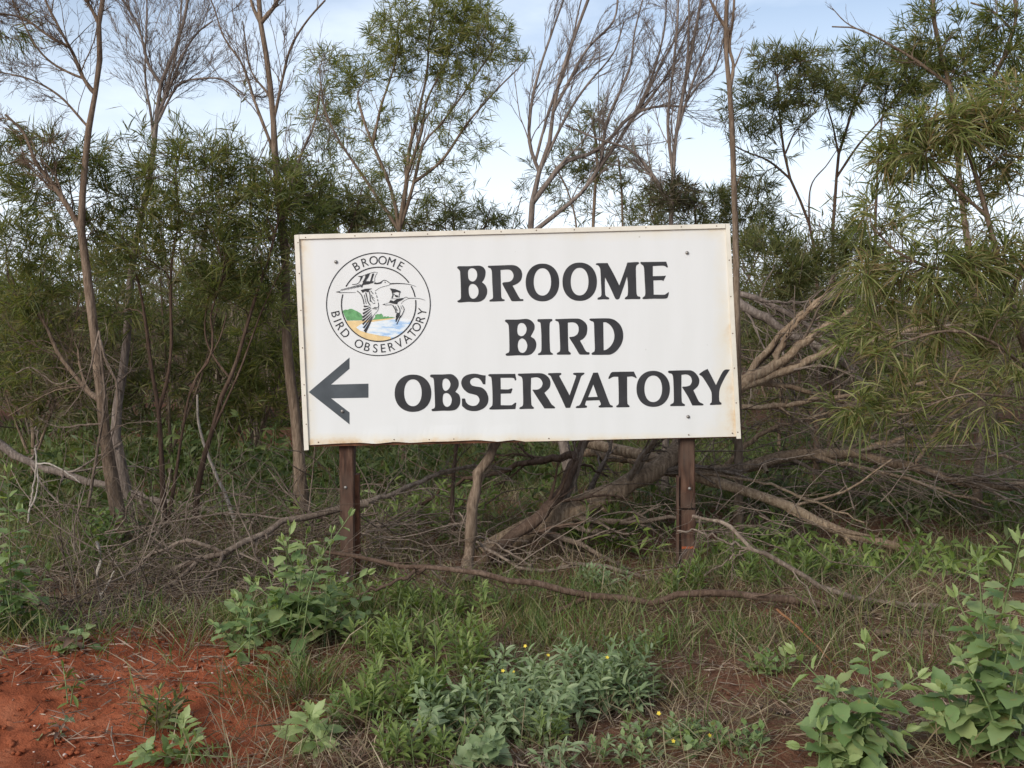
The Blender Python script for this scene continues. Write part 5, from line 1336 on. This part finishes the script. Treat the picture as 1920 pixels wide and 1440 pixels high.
tuft('grass tuft with a dry brown base, left of the green herb clump', 575, 1305, 170, 0.30, 0.0035, 'grass', 0.28, 0.05, base_mat='litter')
tuft('tall wispy grass tuft with dry straw at its base, behind the grey-green shrubs', 1095, 1225, 150, 0.38, 0.003, 'grass', 0.25, 0.09, base_mat='dry_grass')
tuft('small spiky green tuft on the litter, lower right', 1462, 1310, 70, 0.10, 0.0035, 'grass', 0.7, 0.03)
tuft('small low tuft beside the yellow-flowered plant', 1270, 1300, 80, 0.15, 0.0035, 'grass', 0.6, 0.05)
tuft('dry brown tuft at the bottom edge under the herb clump', 665, 1425, 120, 0.12, 0.003, 'litter', 0.6, 0.05, base_mat='litter')
tuft('fine grass tuft under the left-hand weed plant', 470, 1300, 120, 0.16, 0.003, 'undergrowth', 0.5, 0.07)
tuft('grass tuft left of the tall brown tree trunk', 90, 1050, 140, 0.40, 0.004, 'grass', 0.25, 0.10, base_mat='dry_grass')


# ------------------------------------------------------------------ leafy plants, leaf by leaf
def leaf_mesh(name, width, mat, fold=0.18, droop=0.25, blunt=1.0, rows=6):
    V, Q = [], []
    broad = width > 0.38
    rows = 10 if broad else rows
    for i in range(rows):
        t = i / (rows - 1)
        w = width * (math.sin(math.pi * min(1, t ** blunt * 0.97 + 0.03)) ** 0.8)
        if i == 0: w = width * 0.12
        if i == rows - 1: w = width * 0.04
        z = -droop * t * t
        wav = 0.07 * math.sin(t * 11 + width * 9)
        back = 0.0
        if broad: w *= 1.06 if i % 2 else 0.93; back = 0.035 if i % 2 else 0.0     # toothed edge
        V += [(t + back, -w / 2, z + fold * w + wav * w), (t, 0, z), (t + back, w / 2, z + fold * w - wav * w)]
    for i in range(rows - 1):
        a = i * 3
        Q += [[a, a + 1, a + 4, a + 3], [a + 1, a + 2, a + 5, a + 4]]
    return mesh_np(name, V, np.array(Q)[:, ::-1], mat=mat)


LEAF = {}
for nm, wdt, mat, fold, droop, bl in [('heart', .64, 'weed', .10, .20, .86), ('heart2', .58, 'weed', .16, .32, .84), ('tip', .42, 'weed_tip', .3, .12, .8), ('strap', .24, 'herb', .25, .12, 1.15), ('strap2', .27, 'herb', .15, .30, 1.2),
                                     ('silver', .34, 'grey_shrub', .22, .22, .85), ('silver2', .28, 'grey_shrub', .15, .4, .9), ('round', .85, 'grey_shrub', .25, .2, .85), ('paddle', .40, 'weed_tip', .12, .25, 1.25), ('narrow', .16, 'undergrowth', .2, .3, .9), ('olive', .25, 'leaf_olive', .25, .2, 1.1), ('dead', .5, 'litter', .3, .4, .8)]:
    LEAF[nm] = leaf_mesh('leaf', wdt, M[mat], fold, droop, bl)


def frame(d, upv, p, s):
    """matrix whose x axis runs along d"""
    x = Vector(d).normalized(); z = Vector(upv); y = z.cross(x)
    if y.length < 1e-4: y = Vector((0, 1, 0))
    y.normalize(); z = x.cross(y)
    m = Matrix((x, y, z)).transposed().to_4x4()
    return Matrix.Translation(p) @ m @ Matrix.Scale(s, 4)


def plant(name, label, cat, base, stems, kinds, size, gap, group=None, sw=0.005, stem_mat='stem_green', start=0.15, pairs=2, tilt=(0.5, -0.25), tipkind=None, flowers=0, cap=300, profile=None):
    """stems: world polylines from base to tip; leaves in pairs up each stem, smaller to the tip"""
    root = thing(name, base, label, cat, group)
    n = 0
    for st in stems:
        C = resample(np.array(st), 12)
        L = np.linalg.norm(np.diff(C, axis=0), axis=1).sum()
        V, Q = tubes(C[None], (sw * np.linspace(1, .4, 12))[None], 5)
        part('stem', mesh_np('stem', V, Q, mat=M[stem_mat]), root)
        k = max(2, int(L / gap)); az = random.uniform(0, 6.28)
        for i in range(k):
            t = start + (1 - start) * (i + 0.5 * random.random()) / k
            f = t * 11; j = min(10, int(f)); p = C[j] + (C[j + 1] - C[j]) * (f - j)
            tan = Vector(C[j + 1] - C[j]).normalized()
            az += 1.57 + random.uniform(-.3, .3)
            for q in range(pairs):
                if n >= cap: break
                a = az + q * 6.283 / pairs + random.uniform(-.25, .25)
                h = Vector((math.cos(a), math.sin(a), 0)); h = (h - tan * h.dot(tan)).normalized()
                up = tilt[1] + (tilt[0] - tilt[1]) * t + random.uniform(-.25, .25)
                d = (h + tan * up).normalized()
                s = size * (profile(t) if profile else (1.05 - 0.72 * t ** 1.6)) * random.uniform(.72, 1.15)
                kd = random.choice(kinds) if not (tipkind and t > 0.8) else tipkind
                o = bpy.data.objects.new('leaf', LEAF[kd]); col.objects.link(o); o.parent = root
                pet = d * s * 0.18
                o.matrix_local = frame(d, tan * 1.0 + Vector((0, 0, .6)), Vector(p) + pet - root.location, s)
                n += 1
        for q in range(3 if tipkind else 0):
            if n >= cap: break
            a = random.uniform(0, 6.28); tan = Vector(C[11] - C[10]).normalized()
            d = (tan + Vector((math.cos(a), math.sin(a), 0)) * .5).normalized()
            o = bpy.data.objects.new('leaf', LEAF[tipkind]); col.objects.link(o); o.parent = root
            o.matrix_local = frame(d, Vector((math.cos(a), math.sin(a), .3)), Vector(C[11]) - root.location, size * .35); n += 1
    for i in range(flowers):
        st = random.choice(stems); tip = Vector(resample(np.array(st), 4)[-1]) + Vector((random.uniform(-.03, .03), random.uniform(-.03, .03), .012))
        V, T = [(0, 0, 0.002)], []
        for k in range(10):
            r = 0.008 if k % 2 == 0 else 0.005
            V.append((r * math.cos(k * .628), r * math.sin(k * .628), 0.004))
        T = [[0, k + 1, (k + 1) % 10 + 1] for k in range(10)]
        o = bpy.data.objects.new('flower', mesh_np('flower', V, None, np.array(T), mat=M['yellow'])); col.objects.link(o); o.parent = root
        o.location = tip - root.location; o.rotation_euler = (random.uniform(.3, 1.1), 0, random.uniform(-.6, .6))
    return root


def stem_px(base, tip, Y, dY=0.0, sag=0.06):
    """world polyline from a ground point to a pixel at depth Y"""
    b = np.array(base, float); t = P(tip[0], tip[1], Y + dY)
    m = b * .5 + t * .5; m[2] += sag * np.linalg.norm(t - b); m[:2] = b[:2] * .62 + t[:2] * .38
    return [b, m, t]


def gpt(x, y): return (x, y, float(height(x, y)) - 0.01)


def cluster(tips, Y, base, jit=0.06):
    b = np.array(base, float); out = []
    for tp in tips:
        bb = b + np.array([random.uniform(-jit, jit), random.uniform(-jit, jit), 0]); bb[2] = float(height(bb[0], bb[1])) - 0.01
        out.append(stem_px(bb, tp[:2], Y, tp[2] if len(tp) > 2 else random.uniform(-.12, .12)))
    return out


wd_group = 'broad-leaved weeds in the foreground'
b = gpt(P(1850, 1400, 3.35)[0], 3.35)
plant('leafy_weed', 'tall broad-leaved weed in the lower right corner, pale tips', 'weed', b,
      cluster([(1832, 1045), (1792, 1120), (1868, 1140), (1915, 1010), (1900, 1180), (1800, 1230), (1850, 1290), (1770, 1290), (1945, 1110), (1920, 1300), (1740, 1340), (1840, 1370), (1895, 1400), (1960, 1230)], 3.35, b, .10), ['heart', 'heart', 'heart2'], .135, .054, wd_group, .0045, tipkind='tip', tilt=(.7, -.15), cap=260)
b = gpt(P(1600, 1420, 3.3)[0], 3.3)
plant('leafy_weed', 'lower sprawling broad-leaved weed left of the tall corner weed', 'weed', b,
      cluster([(1490, 1225), (1625, 1205), (1560, 1290), (1722, 1270), (1660, 1290), (1540, 1370), (1620, 1360), (1700, 1370), (1580, 1430), (1500, 1400), (1660, 1440)], 3.3, b, .12), ['heart', 'heart2'], .13, .050, wd_group, .004, tipkind='tip', tilt=(.6, -.2), cap=200)
b = gpt(P(20, 1180, 4.6)[0], 4.6)
plant('leafy_weed', 'broad-leaved weed at the left edge of the frame', 'weed', b,
      cluster([(15, 885), (35, 960), (85, 1070), (-20, 930), (50, 1040), (10, 1050), (60, 1120), (0, 1130), (-30, 1000), (30, 1150)], 4.6, b, .10), ['heart', 'heart2'], .12, .07, wd_group, .004, tipkind='tip', tilt=(.6, -.25), cap=170)
b = gpt(P(560, 1290, 4.55)[0], 4.55)
plant('leafy_weed', 'spreading broad-leaved weed before the left post, one shoot crossing the post', 'weed', b,
      cluster([(655, 968), (622, 1000), (600, 1040), (530, 1015), (500, 1060), (690, 1075), (640, 1090), (560, 1060), (440, 1130), (470, 1090), (400, 1200), (430, 1190), (520, 1130), (580, 1130), (480, 1180), (430, 1260), (540, 1200), (640, 1150), (470, 1240), (575, 1000), (545, 985)], 4.55, b, .14), ['heart', 'heart2', 'heart'], .112, .080, wd_group, .004, tipkind='tip', tilt=(.65, -.15), cap=300)
b = gpt(P(470, 1300, 4.35)[0], 4.35)
plant('leafy_weed', 'lower broad-leaved weed spilling onto the red bank, left of the one before the left post', 'weed', b,
      cluster([(400, 1170), (440, 1120), (390, 1215), (430, 1230), (470, 1150), (520, 1170), (500, 1230), (415, 1265), (545, 1250), (480, 1090), (460, 1270), (590, 1230), (560, 1160), (440, 1300), (525, 1290)], 4.35, b, .13), ['heart', 'heart2', 'heart'], .088, .050, wd_group, .004, tipkind='tip', tilt=(.65, -.15), cap=300)
b = gpt(P(610, 1240, 4.75)[0], 4.75)
plant('leafy_weed', 'bushy broad-leaved weed at the foot of the left post', 'weed', b,
      cluster([(560, 1040), (590, 1060), (520, 1080), (620, 1080), (650, 1110), (690, 1100), (540, 1120), (600, 1130), (660, 1150), (500, 1140), (700, 1150), (570, 1170), (630, 1190)], 4.75, b, .13), ['heart', 'heart2', 'heart'], .09, .050, wd_group, .004, tipkind='tip', tilt=(.65, -.15), cap=300)
b = gpt(P(578, 1425, 3.6)[0], 3.6)
plant('leafy_seedling', 'fresh seedling with big spoon-shaped leaves at the bottom edge', 'seedling', b, cluster([(580, 1340), (570, 1390), (610, 1400)], 3.6, b, .03), ['paddle'], .095, .030, None, .005, tipkind=None, tilt=(1.2, .1), pairs=3)
b = G(140, 1215)
plant('leafy_seedling', 'small round-leaved seedling on the edge of the red bank, near the left-edge weed', 'seedling', b, cluster([(125, 1165), (150, 1185), (165, 1170)], b[1], b, .04), ['heart', 'heart2', 'heart', 'dead'], .10, .05, None, .003)
b = G(125, 1310)
plant('leafy_seedling', 'thin limp seedling on the red soil at the left', 'seedling', b, cluster([(118, 1250), (145, 1270)], b[1], b, .03), ['strap', 'olive'], .07, .03, None, .003)
b = G(300, 1375)
plant('leafy_seedling', 'bushy olive seedling in the middle of the red soil', 'seedling', b, cluster([(258, 1300), (285, 1310), (300, 1290), (330, 1310), (345, 1285), (320, 1330), (355, 1310)], b[1], b, .06), ['olive', 'strap', 'olive'], .075, .022, None, .003, stem_mat='stem_brown', tilt=(1.3, .5))
b = G(350, 1420)
plant('leafy_seedling', 'upright light green seedling near the bottom of the red soil', 'seedling', b, cluster([(345, 1345), (330, 1380), (370, 1385)], b[1], b, .03), ['strap2', 'paddle'], .075, .028, None, .003, tilt=(1.3, .4))
b = G(110, 1370)
plant('leafy_seedling', 'withered grey-brown seedling low on the red soil', 'seedling', b, cluster([(60, 1370), (110, 1345), (140, 1340), (90, 1390)], b[1], b, .05), ['dead', 'round'], .035, .02, None, .003, stem_mat='stem_brown')
b = G(270, 1440)
plant('leafy_seedling', 'tiny pair of seedlings at the bottom left edge', 'seedling', b, cluster([(265, 1400), (290, 1415), (430, 1400), (440, 1420)], b[1], b, .05), ['strap2', 'heart'], .06, .03, None, .003)

# green herb: narrow upright leaves, many shoots
def shoots(n, x0, x1, y0, y1, h0, h1, lean=.25):
    out = []
    for _ in range(n):
        x, y = random.uniform(x0, x1), random.uniform(y0, y1)
        h = random.uniform(h0, h1); bb = np.array([x, y, float(height(x, y)) - .01])
        tip = bb + np.array([random.gauss(0, lean) * h, random.gauss(0, lean) * h, h])
        out.append([bb, bb * .45 + tip * .55 + np.array([0, 0, .02]), tip])
    return out


def herb(label, px, py, n, rx, ry, h0, h1, size, kinds=('strap', 'strap2'), gap=.022, group='narrow-leaved herbs in front of the sign', cap=300, name='narrow_herb', cat='herb', **kw):
    g = G(px, py)
    return plant(name, label, cat, g, shoots(n, g[0] - rx, g[0] + rx, g[1] - ry, g[1] + ry, h0, h1), list(kinds), size, gap, group, .003, pairs=2, tilt=(1.3, .55), cap=cap, **kw)


herb('bright narrow-leaved herb at the left of the grey-green shrubs', 735, 1345, 15, .13, .11, .15, .25, .085)
herb('bright narrow-leaved herb crowding into the leftmost grey-green shrub', 840, 1350, 15, .13, .10, .15, .26, .085)
herb('tallest narrow-leaved herb, behind the leftmost grey-green shrub', 830, 1262, 15, .16, .12, .18, .29, .085)
herb('narrow-leaved herb nearest the broad-leaved weed before the left post', 725, 1240, 14, .16, .12, .14, .24, .085)
herb('narrow-leaved herb at the foot of the left post', 700, 1150, 13, .18, .12, .14, .24, .08)
herb('narrow-leaved herb under the long thin branch', 850, 1165, 14, .20, .12, .12, .22, .08)
herb('narrow-leaved herb at the very bottom, below the bright herbs', 790, 1438, 14, .14, .05, .10, .19, .075)
herb('single narrow-leaved herb in front of the grey-green shrub', 1030, 1400, 5, .05, .04, .10, .16, .06)
herb('fresh green herb hiding the foot of the right post', 1290, 1118, 12, .08, .05, .14, .24, .09, ('narrow', 'strap'))
herb('fresh green herb on the right of the right post', 1460, 1105, 15, .28, .12, .14, .26, .09, ('narrow', 'strap'))
herb('fresh green herb under the thick peeling branch', 1560, 1090, 10, .16, .10, .12, .22, .09, ('narrow', 'strap'))
herb('greyish herb just behind the long thin branch', 1130, 1120, 10, .14, .08, .10, .20, .08, ('silver', 'silver2'))
herb('leafy green herb in the shade of the fallen trunk', 1130, 1045, 16, .25, .12, .22, .42, .13, ('narrow', 'strap'), .03)
herb('low green herb on the bottom right litter', 1390, 1410, 8, .14, .08, .05, .10, .06, ('heart', 'silver'), .02)
herb('sprawling low herb left of the burnt stick', 1240, 1395, 9, .12, .07, .06, .12, .055, ('heart', 'silver', 'strap'), .02)
herb('trailing low herb at the bottom edge, right of the silvery plant', 1180, 1432, 8, .12, .04, .05, .10, .05, ('heart', 'silver'), .02)
herb('small low herb just above the burnt stick', 1440, 1268, 6, .08, .06, .06, .13, .06, ('heart', 'heart2'), .025)
herb('small low herb behind the grey-green shrubs, right of the wispy tuft', 1190, 1215, 9, .16, .10, .06, .13, .06, ('strap', 'silver'), .02)
herb('low herb between the red bank and the bright herbs', 640, 1345, 7, .10, .07, .06, .12, .055, ('strap', 'heart'), .02)
herb('small green herb behind the left tree trunk', 200, 1045, 8, .12, .10, .2, .32, .09, ('heart', 'heart2'), .04)

# grey-green shrub with small yellow flowers
for lab, px, py, n, rx, ry, fl in [('leftmost low grey-green shrub, mingled with the bright herbs', 830, 1375, 15, .14, .12, 0), ('middle low grey-green shrub, with yellow flowers on top', 945, 1350, 15, .16, .14, 4),
                                   ('grey-green shrub with drooping leaves over the bare red patch', 1075, 1352, 15, .15, .12, 1), ('rightmost low grey-green shrub with one yellow flower', 1175, 1330, 14, .13, .10, 1),
                                   ('grey-green shrub tucked behind the flowering middle one', 1040, 1300, 14, .22, .10, 1), ('grey-green shrub thrusting forward of the flowering middle one', 950, 1395, 13, .14, .06, 0), ('grey-green shrub at the back right, partly behind the rightmost one', 1150, 1295, 13, .16, .10, 0)]:
    gg = G(px, py)
    plant('grey_shrub', lab, 'shrub', gg, shoots(n, gg[0] - rx, gg[0] + rx, gg[1] - ry, gg[1] + ry, .11, .215, .48), ['silver', 'silver', 'silver2'], .076, .0205, 'low grey-green shrubs in the centre foreground', .003, tilt=(.9, -.1), flowers=fl, cap=300, start=.25, profile=lambda t: 1.1 - .55 * t)
b = G(905, 1438)
plant('round_leaf_plant', 'round-leaved grey-green plant at the bottom edge', 'plant', b, cluster([(885, 1400), (920, 1378), (940, 1395), (905, 1415), (870, 1420)], b[1] - .03, b, .05), ['round'], .065, .028, None, .004, tilt=(.9, .1))
b = G(1040, 1436)
plant('silver_plant', 'silvery plant with curling narrow leaves at the bottom edge', 'plant', b, cluster([(990, 1410), (1035, 1400), (1060, 1385), (1085, 1395), (1010, 1425), (960, 1430)], b[1] - .03, b, .06), ['silver2'], .06, .026, None, .003, tilt=(1.0, .2))
b = G(1290, 1400)
plant('yellow_flower_plant', 'small trailing plant with bright yellow flowers, right of the grey-green shrub', 'plant', b, cluster([(1285, 1330), (1235, 1368), (1250, 1350), (1310, 1360), (1270, 1390), (1330, 1385)], b[1], b, .06), ['silver', 'strap2'], .05, .03, None, .0025, flowers=4)

# undergrowth behind: leafy plants too far to tell their leaves apart
def undergrowth(label, px, py, Y, rx, h, n, mat='undergrowth', ln=.10, wd=.026, group='leafy undergrowth behind the sign'):
    c = P(px, py, Y); c[2] = float(height(c[0], Y))
    root = thing('undergrowth_plant', c, label, 'plant', group)
    k = n; b = np.stack([c[0] + rng.normal(0, rx, k), c[1] + rng.normal(0, rx * .7, k), np.zeros(k)], 1); b[:, 2] = height(b[:, 0], b[:, 1]) - .01
    tip = b + np.stack([rng.normal(0, .18, k), rng.normal(0, .18, k), h * rng.uniform(.5, 1.1, k)], 1)
    t = np.linspace(0, 1, 5)[None, :, None]
    C = b[:, None] * (1 - t) + tip[:, None] * t; R = np.full((k, 1), .004) * np.linspace(1, .4, 5)[None]
    V, Q = tubes(C, R, 4); part('stems', mesh_np('stems', V, Q, mat=M['stem_green']), root, 'stuff')
    V, Q = leaves_on(C, 16, ln, wd, (58, 18), .15, (.15, 1), 3, .2, .25)
    part('foliage', mesh_np('foliage', V, Q, mat=M[mat]), root)


undergrowth('bright green leafy weed behind the thin dark stems, left of the sign', 440, 940, 8.6, .45, .62, 50)
undergrowth('green leafy weed just left of the left post', 590, 950, 8.2, .30, .5, 34)
undergrowth('fresh green weed low between the leaning dead stem and the left post', 790, 1010, 7.0, .30, .34, 40, 'herb', .09, .02)
undergrowth('fresh green weed spreading below the log at the left', 330, 1020, 6.9, .35, .28, 22, 'undergrowth', .08, .022)
undergrowth('fresh green weed behind the right post foot', 1360, 1040, 6.5, .30, .30, 36, 'herb', .09, .02)
undergrowth('fresh green weed right of the thick peeling branch end', 1700, 1080, 6.0, .35, .22, 40, 'herb', .08, .02)
undergrowth('green undergrowth seen through the gap right of the left post', 740, 930, 8.8, .40, .45, 40)
undergrowth('dark green weed under the middle of the sign', 985, 880, 9.0, .45, .5, 44)
undergrowth('dark low weeds behind the fallen limbs at the far right', 1800, 990, 7.6, .6, .28, 60)
undergrowth('dark low weeds right of the right post, behind the thick branch', 1480, 985, 7.6, .5, .3, 50)
undergrowth('green weeds deep between the fallen limbs', 1600, 880, 9.5, .6, .5, 50)
undergrowth('green leafy weed at the far left behind the log', 60, 960, 7.6, .3, .5, 34)
undergrowth('yellow-green weed behind the left tree trunks', 250, 830, 9.5, .5, .7, 46)
